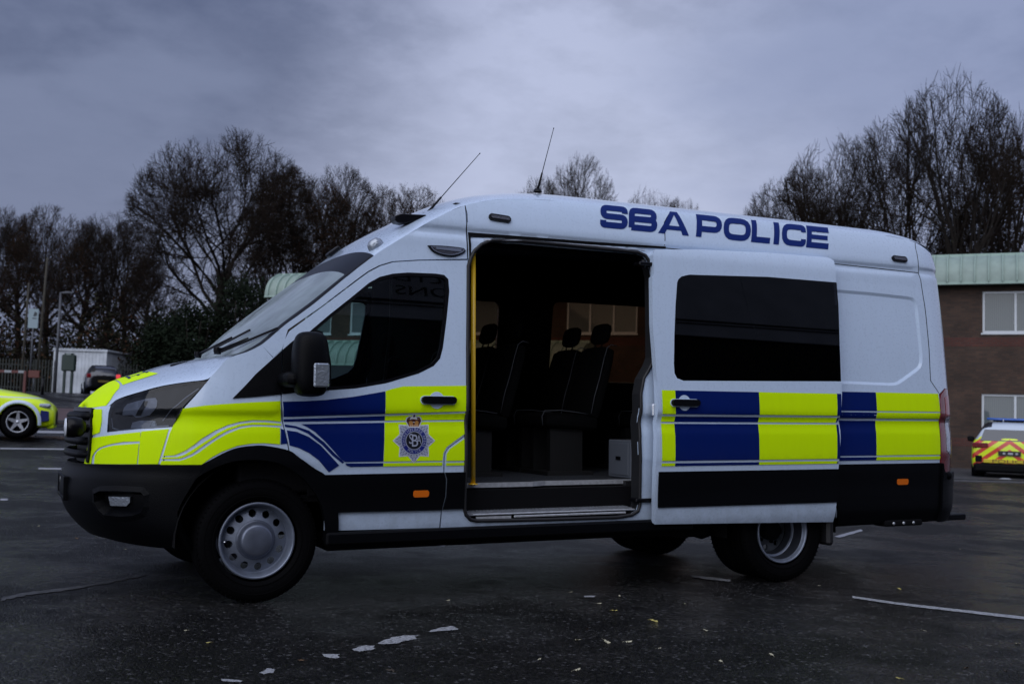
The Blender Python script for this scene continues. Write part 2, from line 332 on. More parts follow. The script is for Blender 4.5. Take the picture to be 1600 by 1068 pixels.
# outlines measured on the body side, in metres: (distance along the side, height)
T = {
 'headlight': [(-0.991,0.959),(-0.993,1.013),(-1.001,1.068),(-1.012,1.112),(-0.986,1.138),(-0.818,1.184),(-0.648,1.225),(-0.489,1.248),(-0.378,1.257),(-0.441,1.171),(-0.485,1.112),(-0.505,1.043),(-0.526,0.996),(-0.645,0.987),(-0.746,0.981)],
 'hood_seam': [(-1.179,1.095),(-1.039,1.104),(-0.988,1.142),(-0.822,1.188),(-0.652,1.228),(-0.491,1.251),(-0.376,1.262),(-0.328,1.32),(-0.265,1.38)],
 'wing_front': [(-0.375,1.254),(-0.438,1.167),(-0.48,1.106),(-0.502,1.037),(-0.525,0.988),(-0.561,0.894),(-0.598,0.789)],
 'arch_out': [(-0.348,0.789),(-0.234,0.85),(-0.147,0.882),(-0.059,0.893),(0.016,0.893),(0.157,0.866),(0.222,0.823),(0.323,0.757),(0.376,0.723)],
 'arch_in': [(-0.499,0.521),(-0.435,0.623),(-0.342,0.735),(-0.205,0.798),(-0.056,0.814),(0.097,0.795),(0.22,0.729),(0.329,0.61),(0.378,0.492),(0.391,0.374)],
 'door_front': [(0.178,0.788),(0.156,0.904),(0.125,1.028),(0.106,1.153),(0.11,1.444),(0.12,1.5),(0.157,1.557),(0.351,1.706),(0.566,1.876),(0.644,1.936),(0.719,1.979),(0.803,2.009),(0.974,2.031),(1.307,2.057)],
 'door_rear': [(1.309,2.057),(1.288,1.587),(1.274,1.262),(1.271,1.034),(1.266,0.953),(1.204,0.912),(1.149,0.875),(1.13,0.844),(1.124,0.809),(1.126,0.726),(1.14,0.684),(1.14,0.578),(1.119,0.49),(1.112,0.388)],
 'tri': [(-0.202,1.159),(-0.072,1.303),(0.112,1.444),(0.121,1.451),(0.196,1.514),(0.28,1.556),(0.341,1.542),(0.367,1.475),(0.386,1.377),(0.386,1.213),(0.244,1.202),(0.115,1.188),(-0.058,1.172)],
 'window_front': [(0.279,1.556),(0.403,1.665),(0.538,1.775),(0.648,1.868),(0.717,1.909),(0.801,1.934),(0.899,1.948),(1.085,1.953),(1.141,1.948),(1.168,1.923),(1.172,1.845),(1.147,1.666),(1.117,1.489),(1.097,1.422),(1.053,1.374),(0.953,1.325),(0.745,1.262),(0.556,1.228),(0.386,1.213),(0.386,1.377),(0.367,1.475),(0.341,1.542)],
 'sill': [(0.468,0.5),(1.117,0.493),(1.11,0.388),(0.472,0.4)],
 'sill2': [(1.125,0.494),(1.258,0.494),(1.257,0.388),(1.117,0.386)],
 'runboard': [(0.382,0.396),(1.427,0.382),(1.44,0.311),(0.389,0.333)],
 'amber_f': [(0.923,0.624),(1.031,0.577)],
 'amber_r': [(4.807,0.623),(4.925,0.574)],
 'bA': [(0.116,1.144),(0.244,1.148),(0.371,1.157),(0.534,1.177),(0.738,1.213),(0.739,1.081),(0.421,1.07),(0.129,1.057)],
 'bB': [(0.128,1.043),(0.74,1.068),(0.741,1.04),(0.131,1.029)],
 'bC': [(0.235,1.015),(0.739,1.026),(0.732,0.797),(0.497,0.796),(0.476,0.809),(0.378,0.913),(0.313,0.971),(0.269,0.998)],
 'bD': [(0.136,1.014),(0.201,1.004),(0.279,0.978),(0.368,0.912),(0.43,0.849),(0.492,0.794),(0.482,0.787),(0.42,0.834),(0.359,0.895),(0.273,0.961),(0.2,0.992),(0.139,0.999)],
 'bE': [(0.149,0.98),(0.209,0.971),(0.278,0.942),(0.349,0.893),(0.462,0.777),(0.402,0.737),(0.34,0.806),(0.28,0.85),(0.22,0.879),(0.166,0.894)],
 'bF': [(0.497,0.788),(0.733,0.787),(0.734,0.768),(0.534,0.767),(0.51,0.774)],
 'yA': [(0.74,1.215),(0.779,1.228),(0.85,1.245),(1.268,1.257),(1.262,1.1),(0.741,1.081)],
 'yB': [(0.743,1.068),(1.261,1.088),(1.266,1.047),(0.743,1.039)],
 'yC': [(0.741,1.027),(1.266,1.036),(1.26,0.96),(1.2,0.922),(1.138,0.879),(1.118,0.844),(1.113,0.797),(0.735,0.796)],
 'yD': [(0.735,0.786),(1.112,0.787),(1.113,0.767),(0.734,0.767)],
 'yE': [(1.261,0.932),(1.26,0.796),(1.137,0.795),(1.138,0.836),(1.16,0.868)],
 'yF': [(1.137,0.783),(1.26,0.784),(1.26,0.767),(1.138,0.766)],
 'crest': [(0.924,0.919),(0.79,0.919),(0.927,1.042),(0.926,0.794),(1.056,0.918)],
 'handle': [(1.068,1.164),(0.965,1.185),(1.204,1.142),(1.013,1.163),(1.123,1.165),(1.069,1.215),(1.068,1.113)],
 'wyA': [(-0.484,1.099),(-0.361,1.117),(-0.228,1.128),(-0.075,1.138),(0.1,1.147),(0.113,1.029),(0.031,1.037),(-0.06,1.038),(-0.136,1.028),(-0.21,1.008),(-0.283,0.976),(-0.354,0.934),(-0.396,0.9),(-0.439,0.87),(-0.474,0.853),(-0.511,0.839),(-0.577,0.834),(-0.545,0.957)],
 'wyB': [(-0.584,0.827),(-0.495,0.829),(-0.452,0.842),(-0.41,0.868),(-0.324,0.924),(-0.268,0.962),(-0.209,0.991),(-0.135,1.014),(-0.06,1.024),(0.016,1.024),(0.113,1.017),(0.113,1.007),(-0.06,1.012),(-0.135,1.002),(-0.209,0.977),(-0.267,0.945),(-0.324,0.909),(-0.408,0.849),(-0.451,0.83),(-0.48,0.821),(-0.584,0.817)],
 'wyC': [(-0.593,0.786),(-0.351,0.788),(-0.293,0.83),(-0.235,0.861),(-0.148,0.893),(-0.059,0.906),(0.017,0.907),(0.108,0.9),(0.108,0.994),(0.017,1.0),(-0.06,1.0),(-0.135,0.988),(-0.209,0.96),(-0.267,0.928),(-0.324,0.889),(-0.365,0.858),(-0.408,0.833),(-0.451,0.816),(-0.479,0.808),(-0.584,0.807)],
 'wblue': [(0.112,0.989),(0.133,0.982),(0.153,0.905),(0.113,0.9)],
 'fy1': [(-1.146,0.923),(-0.727,0.965),(-0.725,0.913),(-0.842,0.908),(-0.942,0.894),(-1.012,0.88),(-1.064,0.866),(-1.111,0.838),(-1.132,0.816),(-1.137,0.774),(-1.237,0.769),(-1.212,0.842),(-1.189,0.916)],
 'fy2': [(-1.104,0.775),(-1.102,0.821),(-1.076,0.847),(-1.023,0.867),(-0.92,0.886),(-0.732,0.901),(-0.739,0.786)],
 'fy3': [(-0.721,0.968),(-0.55,0.984),(-0.605,0.789),(-0.732,0.786),(-0.728,0.903)],
 'fy4': [(-1.19,1.088),(-1.083,1.089),(-1.051,1.021),(-1.063,0.956),(-1.178,0.932),(-1.172,1.019)],
 'grille_edge': [(-1.181,1.094),(-1.171,0.973),(-1.203,0.86),(-1.245,0.769)],
 'bumper_top': [(-1.244,0.767),(-0.958,0.777),(-0.598,0.787),(-0.348,0.789)],
 'bumper_bot': [(-1.613,0.333),(-1.613,0.274),(-0.919,0.31),(-0.549,0.315)],
 'fog_recess': [(-1.075,0.614),(-0.955,0.623),(-0.699,0.63),(-0.669,0.606),(-0.688,0.549),(-0.751,0.505),(-0.89,0.484),(-1.049,0.488),(-1.064,0.545)],
 'foglamp': [(-0.91,0.597),(-0.75,0.601),(-0.754,0.568),(-0.784,0.546),(-0.906,0.543)],
 'hl_main': [(-0.913,1.105),(-0.898,1.128),(-0.83,1.144),(-0.764,1.159),(-0.699,1.164),(-0.677,1.145),(-0.668,1.115),(-0.672,1.08),(-0.693,1.058),(-0.739,1.05),(-0.789,1.047),(-0.818,1.059),(-0.858,1.058),(-0.899,1.057),(-0.906,1.078)],
 'hl_bar': [(-0.772,1.144),(-0.74,1.144),(-0.753,1.055),(-0.79,1.054)],
 'hl_low': [(-0.81,1.019),(-0.756,1.03),(-0.683,1.031),(-0.649,1.029),(-0.638,1.011),(-0.641,0.994),(-0.821,0.987)],
 'hl_amber': [(-0.67,1.028),(-0.649,1.029),(-0.638,1.011),(-0.641,0.996),(-0.686,0.995)],
 'sd_out': [(2.673,2.215),(3.075,2.245),(3.634,2.266),(4.208,2.271),(4.242,2.264),(4.265,2.247),(4.249,2.078),(4.248,1.914),(4.228,1.619),(4.213,1.341),(4.208,1.267),(4.189,1.118),(4.181,1.061),(4.191,0.987),(4.188,0.927),(4.173,0.779),(4.171,0.713),(4.163,0.456),(4.15,0.325),(3.339,0.346),(2.616,0.363),(2.611,0.512),(2.607,0.769),(2.614,1.037),(2.618,1.308),(2.614,1.428),(2.609,1.696),(2.631,2.022),(2.647,2.036),(2.653,2.181)],
 'sd_win': [(2.829,1.992),(2.842,2.017),(2.87,2.038),(2.935,2.055),(3.617,2.082),(4.252,2.08),(4.248,1.914),(4.225,1.619),(4.207,1.343),(3.541,1.331),(2.828,1.319),(2.777,1.335),(2.759,1.367),(2.758,1.432),(2.778,1.642),(2.803,1.839)],
 'sd_black': [(2.625,0.711),(4.17,0.709),(4.166,0.457),(2.627,0.473)],
 'sd_cols': [(2.646,1.036),(2.754,1.036),(3.45,1.039),(4.154,1.042),(4.184,1.112)],
 'sd_rows': [(3.096,1.252),(3.091,1.094),(3.095,1.08),(3.104,1.044),(3.104,1.029),(3.093,0.783),(3.095,0.766),(3.097,0.748)],
 'sd_handle': [(2.824,1.17),(2.702,1.19),(2.958,1.15),(2.741,1.169),(2.896,1.171)],
 'q_cols': [(4.281,1.089),(4.611,1.091),(5.262,1.095)],
 'q_rows': [(4.947,1.269),(4.933,1.13),(4.933,1.118),(4.944,1.075),(4.952,1.057),(4.933,0.799),(4.933,0.787),(4.936,0.762)],
 'q_black': [(4.368,0.731),(5.276,0.719),(5.278,0.667)],
 'bumper_r': [(4.261,0.299),(4.826,0.292),(5.232,0.284),(6.438,0.195)],
 'tail': [(6.438,1.334),(5.306,1.28),(5.275,1.22),(5.27,0.73),(5.308,0.685),(5.414,0.69)],
 'rseam': [(5.244,2.54),(5.201,2.426),(5.184,2.273),(5.193,2.166),(5.201,1.926),(5.191,1.62),(5.181,1.37),(5.279,1.269)],
 'press': [(4.34,2.04),(4.657,2.036),(5.031,2.025),(5.089,2.019),(5.119,1.998),(5.131,1.948),(5.127,1.74),(5.126,1.56),(5.114,1.5),(5.09,1.464),(5.053,1.44),(4.924,1.371),(4.857,1.338),(4.817,1.327),(4.758,1.324),(4.288,1.334)],
 'mark_r': [(4.909,2.338),(5.057,2.298)],
 'mark_f': [(1.464,2.363),(1.616,2.328)],
 'cresc': [(1.049,2.121),(1.131,2.125),(1.275,2.12),(1.256,2.093),(1.199,2.075),(1.147,2.075),(1.102,2.083),(1.07,2.098)],
 'open': [(1.308,2.014),(1.328,2.069),(1.355,2.117),(1.407,2.163),(1.479,2.195),(1.652,2.209),(2.022,2.207),(2.582,2.198),(2.64,2.18),(2.671,2.139),(2.693,2.035),(2.658,1.476),(2.632,1.423),(2.565,1.33),(2.536,1.226),(2.529,0.906),(2.544,0.486),(2.532,0.45),(2.485,0.424),(2.368,0.411),(1.828,0.414),(1.358,0.422),(1.315,0.431),(1.284,0.46),(1.272,0.497),(1.268,0.949),(1.284,1.506)],
 'gutter': [(1.319,2.233),(1.776,2.242),(2.283,2.247),(2.805,2.256)],
 'capseam': [(1.307,2.434),(1.314,2.383),(1.315,2.344),(1.315,2.249),(1.306,2.061)],
 'seam2': [(2.902,2.608),(2.826,2.443),(2.804,2.26)],
 'L_S': [(2.305,2.433),(2.524,2.433),(2.333,2.522),(2.29,2.35),(2.554,2.522),(2.508,2.349)],
 'L_B': [(2.532,2.433),(2.764,2.432),(2.561,2.522),(2.515,2.349),(2.796,2.523),(2.747,2.348)],
 'L_A': [(2.775,2.432),(3.033,2.432),(2.807,2.523),(2.758,2.348),(3.068,2.523),(3.015,2.347)],
 'L_P': [(3.093,2.432),(3.314,2.432),(3.128,2.523),(3.074,2.347),(3.351,2.523),(3.294,2.346)],
 'L_O': [(3.327,2.432),(3.572,2.431),(3.364,2.523),(3.307,2.346),(3.611,2.523),(3.55,2.345)],
 'L_L': [(3.578,2.431),(3.776,2.431),(3.617,2.523),(3.556,2.345),(3.818,2.523),(3.754,2.344)],
 'L_I': [(3.769,2.431),(3.844,2.431),(3.81,2.523),(3.747,2.344),(3.886,2.523),(3.822,2.344)],
 'L_C': [(3.853,2.431),(4.082,2.43),(3.895,2.523),(3.831,2.344),(4.127,2.524),(4.058,2.343)],
 'L_E': [(4.088,2.43),(4.302,2.43),(4.133,2.524),(4.064,2.343),(4.348,2.524),(4.277,2.342)],
}

# ------------------------------------------------------------------ draped panels
def S_pt(s, z, side=-1, off=0.0, yoff=0.0):
    x, y, zz = S0(s, z); e = .006
    a = Vector(S0(s+e, z))-Vector(S0(s-e, z)); b = Vector(S0(s, z+e))-Vector(S0(s, z-e))
    if s-e < SMIN or s+e > SMAX: a = Vector((0, 1, 0)) if s < 0 else Vector((0, -1, 0))
    n = b.cross(a)
    if n.length < 1e-9: n = Vector((-1 if s < 0 else 1, 0, 0))
    n.normalize()
    p = Vector((x, y, zz))+n*off; p.y += yoff
    if side < 0: p.y = -p.y; n.y = -n.y
    return p, n
SEC_D = Pch([(.20, .93), (.40, 1.0), (.44, 1.003), (.55, 1.006), (.70, 1.018), (.745, 1.02), (.80, 1.026), (.95, 1.023), (1.035, 1.010), (1.05, 1.010), (1.10, 1.030), (1.12, 1.031), (1.20,1.026),(1.30,1.0162),(1.40,1.006),(1.50,.9952),(1.60,.9838),(1.70,.9720),(1.80,.9596),(1.90,.9468),(2.0,.9334),(2.10,.9194),(2.18,.9065),(2.24,.885), (2.30, .845)])
def D_pt(s, z, side=-1, off=0.0, yoff=0.0):
    dw = (SEC_D(z+.004)-SEC_D(z-.004))/.008; n = Vector((0, 1, -dw)).normalized(); p = Vector((s, SEC_D(z), z))+n*off; p.y += yoff
    p.y = -p.y; n.y = -n.y; return p, n
def inside(p, poly):
    x, y = p; c = False; j = len(poly)-1
    for i in range(len(poly)):
        xi, yi = poly[i]; xj, yj = poly[j]
        if (yi > y) != (yj > y) and x < (xj-xi)*(y-yi)/(yj-yi)+xi: c = not c
        j = i
    return c
def dens(poly, step):
    o = []
    for i, a in enumerate(poly):
        b = poly[(i+1) % len(poly)]; L = math.hypot(b[0]-a[0], b[1]-a[1]); k = max(1, int(L/step))
        for q in range(k): o.append((a[0]+(b[0]-a[0])*q/k, a[1]+(b[1]-a[1])*q/k))
    return o
XROWS = (1.030, 1.042, 1.054, 1.068, 1.085, 1.100, 1.112, 2.203, 2.212, 2.222, 2.232, 2.242, 2.252, 2.262, 2.273, 2.29)
def tri2d(polys, holes=(), gs=.08, gz=.05, step=.05, rows=()):
    V = []; E = []
    for P in list(polys)+list(holes):
        P = dens(P, step); k = len(V); V += P; E += [(k+i, k+(i+1) % len(P)) for i in range(len(P))]
    x0 = min(v[0] for v in V); x1 = max(v[0] for v in V); z0 = min(v[1] for v in V); z1 = max(v[1] for v in V)
    nb = len(V)
    ix = int(x0/gs)
    while ix*gs < x1:
        iz = int(z0/gz)
        while iz*gz < z1:
            p = (ix*gs, iz*gz+.0013)
            if any(inside(p, P) for P in polys) and not any(inside(p, h) for h in holes): V.append(p)
            iz += 1
        ix += 1
    for zr in rows:
        if z0 < zr < z1:
            ix = int(x0/gs)-1
            while ix*gs < x1:
                p = (ix*gs, zr)
                if any(inside(p, P) for P in polys) and not any(inside(p, h) for h in holes): V.append(p)
                ix += 1
    r = delaunay_2d_cdt([Vector(v) for v in V], E, [], 0, 1e-5)
    vs = [tuple(v) for v in r[0]]; T = []
    for f in r[2]:
        c = (sum(vs[i][0] for i in f)/3, sum(vs[i][1] for i in f)/3)
        if any(inside(c, P) for P in polys) and not any(inside(c, h) for h in holes):
            a, b, d = (vs[i] for i in f)
            if (b[0]-a[0])*(d[1]-a[1])-(b[1]-a[1])*(d[0]-a[0]) < 0: f = f[::-1]
            T.append(tuple(f))
    return vs, T
def drape(mb, polys, m=0, holes=(), side=-1, off=0.0, yoff=0.0, thick=0.0, gs=.06, gz=.025, step=.04, surf=None, taper=0.0):
    if polys and not isinstance(polys[0][0], (list, tuple)): polys = [polys]
    vs, T = tri2d(polys, holes, gs, gz, step, XROWS if surf in (None, D_pt) else ())
    S = surf or S_pt
    P = [S(a, b, side, off, yoff) for a, b in vs]
    F = T if side < 0 else [t[::-1] for t in T]
    mb.add([p for p, n in P], F, m, [n for p, n in P], smooth=True)
    if thick:
        cnt = {}
        for t in T:
            for i in range(3):
                e = (t[i], t[(i+1) % 3]); cnt[e] = 1
        for (a, b) in list(cnt):
            if (b, a) in cnt: continue
            pa, na = P[a]; pb, nb = P[b]
            qa = pa-na*thick; qb = pb-nb*thick
            q = [pa, qa, qb, pb]
            mb.add(q, [(0, 1, 2, 3) if side < 0 else (3, 2, 1, 0)], m)
def inset(P, d):
    A = sum(P[i][0]*P[(i+1) % len(P)][1]-P[(i+1) % len(P)][0]*P[i][1] for i in range(len(P)))
    sg = 1 if A > 0 else -1; o = []
    for i in range(len(P)):
        a, b, c = P[i-1], P[i], P[(i+1) % len(P)]
        n1 = Vector((-(b[1]-a[1]), b[0]-a[0])); n2 = Vector((-(c[1]-b[1]), c[0]-b[0]))
        if n1.length < 1e-9 or n2.length < 1e-9: o.append(b); continue
        n1.normalize(); n2.normalize(); n = n1+n2
        if n.length < 1e-6: o.append(b); continue
        n.normalize(); k = d*sg/max(.45, n.dot(n1)); o.append((b[0]+n.x*k, b[1]+n.y*k))
    return o
def rrect(x0, x1, z0, z1, r=.02, n=4):
    o = []
    for cx, cz, a in ((x1-r, z1-r, 0), (x0+r, z1-r, 90), (x0+r, z0+r, 180), (x1-r, z0+r, 270)):
        for k in range(n+1): t = R(a+90*k/n); o.append((cx+r*math.cos(t), cz+r*math.sin(t)))
    return o
def circ(cx, cz, r, n=28, rz=None): return [(cx+r*math.cos(2*math.pi*i/n), cz+(rz or r)*math.sin(2*math.pi*i/n)) for i in range(n)]
def strip(pts, w):
    """thin ribbon polygon along an open line"""
    L = []; Rr = []
    for i, p in enumerate(pts):
        a = pts[max(i-1, 0)]; b = pts[min(i+1, len(pts)-1)]; d = Vector((b[0]-a[0], b[1]-a[1])); d.normalize()
        L.append((p[0]-d.y*w/2, p[1]+d.x*w/2)); Rr.append((p[0]+d.y*w/2, p[1]-d.x*w/2))
    return L+Rr[::-1]
def bands(poly, zs_): 
    return poly
# roof / bonnet surface: shoulder and crown lines
ZS = Pch([(-.90, 1.088), (-.84, 1.093), (-.784, 1.104), (-.746, 1.142), (-.639, 1.188), (-.513, 1.228), (-.385, 1.251), (-.30, 1.264), (-.243, 1.32), (-.19, 1.385), (-.087, 1.423), (-.004, 1.467), (.11, 1.568), (.302, 1.718), (.488, 1.878), (.68, 2.035), (.9, 2.185), (1.1, 2.31), (1.31, 2.415), (1.6, 2.485), (2.0, 2.515), (4.9, 2.51), (5.15, 2.49), (5.3, 2.46), (5.42, 2.42), (5.5, 2.40), (5.7, 2.40)])
ZC = Pch([(-.90, 1.092), (-.88, 1.12), (-.85, 1.150), (-.776, 1.218), (-.709, 1.262), (-.554, 1.318), (-.42, 1.366), (-.265, 1.402), (-.145, 1.418), (-.11, 1.445), (.05, 1.61), (.33, 1.85), (.56, 2.03), (.69, 2.13), (.84, 2.25), (1.08, 2.395), (1.33, 2.52), (1.56, 2.59), (1.84, 2.635), (2.2, 2.655), (5.0, 2.64), (5.2, 2.615), (5.35, 2.56), (5.5, 2.48), (5.6, 2.425), (5.7, 2.40)])
def T0(x, v):
    zs = ZS(x); zc = ZC(x); ys = W(x, zs); pw = 2.6 if x > -.15 else 2.3
    if v >= 0: return Vector((x, ys*v, zs+(zc-zs)*max(0, 1-abs(v)**pw)**.80))
    return Vector((x, ys*v, zs+(zc-zs)*max(0, 1-abs(v)**pw)**.80))
def T_pt(x, v, side=-1, off=0.0, yoff=0.0):
    e = .004; v = max(-.999, min(.999, v))
    a = T0(x+e, v)-T0(x-e, v); b = T0(x, min(1, v+e))-T0(x, max(-1, v-e)); n = a.cross(b); n.normalize()
    return T0(x, v)+n*off, n
def topgrid(mb, x0, x1, m=0, v0=-1.0, v1=1.0, nx=40, nv=36, off=0.0, mf=None):
    P = []; fx = lambda i: x0+(x1-x0)*i/nx
    for i in range(nx+1):
        for j in range(nv+1):
            v = math.sin((j/nv-.5)*math.pi) if (v0, v1) == (-1.0, 1.0) else v0+(v1-v0)*j/nv
            P.append(T_pt(fx(i), v, off=off) if abs(v) < .999 else (T0(fx(i), v), T_pt(fx(i), v*.995)[1]))
    for i in range(nx):
        F = []; 
        for j in range(nv): a = i*(nv+1)+j; F.append((a, a+nv+1, a+nv+2, a+1))
        if i == 0: mb.add([p for p, n in P], [], m, [n for p, n in P]); base = len(mb.v)-len(P)
        for f in F: mb.f.append(tuple(base+k for k in f)); mb.m.append(mf(fx(i+.5)) if mf else m); mb.sm.append(True)


# ------------------------------------------------------------------ terrain
def gz(x, y):
    """ground height: flat car park, rising gently to the far left"""
    a = y-.5*x
    h = 0.0
    if a > 8: h += .026*(min(a, 26)-8)**1.0*min(1, (a-8)/6)
    if a > 24: h += 1.25*(lambda t: t*t*(3-2*t))(min(1, (a-24)/24))
    return h
def at(u, v, Z):
    """a point Z metres out along the sight line of a photo pixel"""
    return CAM+(CF+CR*((u-800)/FPX)-CU*((v-534)/FPX))*Z
def onground(u, v, dz=0.0):
    d = CF+CR*((u-800)/FPX)-CU*((v-534)/FPX); lo = 2.0
    t = 2.0
    while t < 140:
        p = CAM+d*t
        if p.z < gz(p.x, p.y): break
        lo = t; t *= 1.02
    else: return CAM+d*60
    hi = t
    for _ in range(30):
        m = (lo+hi)/2; p = CAM+d*m
        if p.z < gz(p.x, p.y): hi = m
        else: lo = m
    p = CAM+d*hi; p.z = gz(p.x, p.y)+dz; return p
def nodes_asphalt():
    m = bpy.data.materials.new('wet_asphalt'); m.use_nodes = True; t = m.node_tree; b = t.nodes['Principled BSDF']; L = t.links.new
    co = N(t, 'ShaderNodeTexCoord'); V_ = co.outputs['Object']
    def noise(s, d, r=.5):
        n = N(t, 'ShaderNodeTexNoise'); n.inputs['Scale'].default_value = s; n.inputs['Detail'].default_value = d; n.inputs['Roughness'].default_value = r; L(V_, n.inputs['Vector']); return n.outputs[0]
    def mr(x, a, b_, c, d):
        n = N(t, 'ShaderNodeMapRange'); L(x, n.inputs[0]); n.inputs[1].default_value = a; n.inputs[2].default_value = b_; n.inputs[3].default_value = c; n.inputs[4].default_value = d; return n.outputs[0]
    mt = lambda op, a, b_: M2(op, a, b_, nt=t)
    big = noise(.55, 4, .55); mid = noise(3.1, 5, .6); vor = N(t, 'ShaderNodeTexVoronoi'); vor.inputs['Scale'].default_value = 66; L(V_, vor.inputs['Vector'])
    vor2 = N(t, 'ShaderNodeTexVoronoi'); vor2.inputs['Scale'].default_value = 150; L(V_, vor2.inputs['Vector'])
    fine = noise(170, 3)
    sepc = N(t, 'ShaderNodeSeparateColor'); L(vor.outputs['Color'], sepc.inputs[0])
    stone = mr(sepc.outputs[0], .35, 1, .05, 2.9); pale = mr(sepc.outputs[1], .93, .985, 0, 1)  # sparse pale cells: glints off wet stone put into the base colour
    base = N(t, 'ShaderNodeMix', data_type='RGBA'); L(mr(mid, .35, .7, 0, 1), base.inputs[0]); base.inputs[6].default_value = (.0050, .0046, .0046, 1); base.inputs[7].default_value = (.0095, .0088, .0088, 1)
    ml = N(t, 'ShaderNodeMix', data_type='RGBA', blend_type='MULTIPLY'); ml.inputs[0].default_value = 1; L(base.outputs[2], ml.inputs[6]); L(stone, ml.inputs[7])
    pl = N(t, 'ShaderNodeMix', data_type='RGBA'); L(pale, pl.inputs[0]); pat = mr(noise(.9, 7, .65), .34, .66, .55, 1.45); ml2 = N(t, 'ShaderNodeMix', data_type='RGBA', blend_type='MULTIPLY'); ml2.inputs[0].default_value = 1; L(ml.outputs[2], ml2.inputs[6]); L(pat, ml2.inputs[7]); L(ml2.outputs[2], pl.inputs[6]); pl.inputs[7].default_value = (.09, .09, .095, 1)
    L(pl.outputs[2], b.inputs['Base Color'])
    wet = mr(mt('ADD', mt('MULTIPLY', big, .7), mt('MULTIPLY', mid, .3)), .46, .57, 0, 1)
    r0 = mr(fine, .3, .7, .28, .50); r1 = mr(fine, .3, .7, .12, .28)
    rm = N(t, 'ShaderNodeMix'); L(wet, rm.inputs[0]); L(r0, rm.inputs[2]); L(r1, rm.inputs[3]); L(rm.outputs[0], b.inputs['Roughness'])
    L(mr(wet, 0, 1, .13, .38), b.inputs['Specular IOR Level'])
    h = mt('ADD', mt('ADD', mt('MULTIPLY', vor.outputs['Distance'], -1.0), mt('MULTIPLY', sepc.outputs[2], .9)), mt('ADD', mt('MULTIPLY', vor2.outputs['Distance'], -.6), mt('MULTIPLY', fine, .5)))
    bp = N(t, 'ShaderNodeBump'); bp.inputs['Distance'].default_value = .016; L(mr(wet, 0, 1, 1.0, .75), bp.inputs['Strength']); L(h, bp.inputs['Height'])
    bp2 = N(t, 'ShaderNodeBump'); bp2.inputs['Distance'].default_value = .03; bp2.inputs['Strength'].default_value = .5; L(noise(5, 3), bp2.inputs['Height']); L(bp2.outputs[0], bp.inputs['Normal']); L(bp.outputs[0], b.inputs['Normal'])
    return m
ASPH = nodes_asphalt()
mb = MB(); xs = [-80+4*i for i in range(56)]; ys = [-60+4*i for i in range(56)]
mb.add([(x, y, gz(x, y)) for y in ys for x in xs], [(j*56+i, j*56+i+1, (j+1)*56+i+1, (j+1)*56+i) for j in range(55) for i in range(55)], 0, smooth=True)
far = 900
tag(mb.build('ground', [ASPH]), kind='structure')
mb = MB(); mb.add([(-far, -far, -.4), (far, -far, -.4), (far, far, -.4), (-far, far, -.4)], [(0, 1, 2, 3)]); tag(mb.build('terrain', [mat('rough_grass', (.02, .026, .014), .9, var=(.05, .4))]), kind='structure')

def gpoly(name, px, m, dz, sub=1):
    """flat sheet laid on the ground through measured corner points"""
    mb = MB(); P = [onground(*p, dz) for p in px]; n = len(P)
    if n == 4:
        K = 12; vs = []
        for i in range(K+1):
            for j in range(3):
                a = P[0].lerp(P[1], i/K); b = P[3].lerp(P[2], i/K); q = a.lerp(b, j/2); vs.append((q.x, q.y, gz(q.x, q.y)+dz))
        mb.add(vs, [(i*3+j, (i+1)*3+j, (i+1)*3+j+1, i*3+j+1)[::-1] for i in range(K) for j in range(2)], 0)
    else: mb.add(P, [tuple(range(n))], 0)
    return mb.build(name, [m])
def paint_mat():
    m = bpy.data.materials.new('worn_road_paint'); m.use_nodes = True; t = m.node_tree; b = t.nodes['Principled BSDF']; co = N(t, 'ShaderNodeTexCoord')
    n = N(t, 'ShaderNodeTexNoise'); n.inputs['Scale'].default_value = 60; n.inputs['Detail'].default_value = 6; n.inputs['Roughness'].default_value = .7; t.links.new(co.outputs['Object'], n.inputs[0])
    r = N(t, 'ShaderNodeValToRGB'); t.links.new(n.outputs[0], r.inputs[0]); e = r.color_ramp.elements; e[0].position = .36; e[0].color = (.03, .03, .035, 1); e[1].position = .50; e[1].color = (.34, .35, .38, 1)
    t.links.new(r.outputs[0], b.inputs['Base Color']); b.inputs['Roughness'].default_value = .6
    bp = N(t, 'ShaderNodeBump'); bp.inputs['Distance'].default_value = .004; t.links.new(n.outputs[0], bp.inputs['Height']); t.links.new(bp.outputs[0], b.inputs['Normal'])
    return m
RP = paint_mat()
def ragged(px, amp, seed):
    random.seed(seed); P = [onground(*p, .004) for p in px]; o = []
    for i, a in enumerate(P):
        b = P[(i+1) % len(P)]; L = (b-a).length; k = max(2, int(L/.025))
        for q in range(k):
            c = a.lerp(b, q/k); c.x += random.uniform(-amp, amp); c.y += random.uniform(-amp, amp); c.z = gz(c.x, c.y)+.004; o.append(c)
    return o
def road_mark(px, amp=.006, seed=0, m=None):
    mb = MB(); o = ragged(px, amp, seed); k = len(o)
    from mathutils.geometry import tessellate_polygon
    tr = tessellate_polygon([o]); mb.add(o, [tuple(t) for t in tr], 0)
    ob = mb.build('road_marking', [m or RP]); me = ob.data
    tag(ob, kind='structure'); return ob
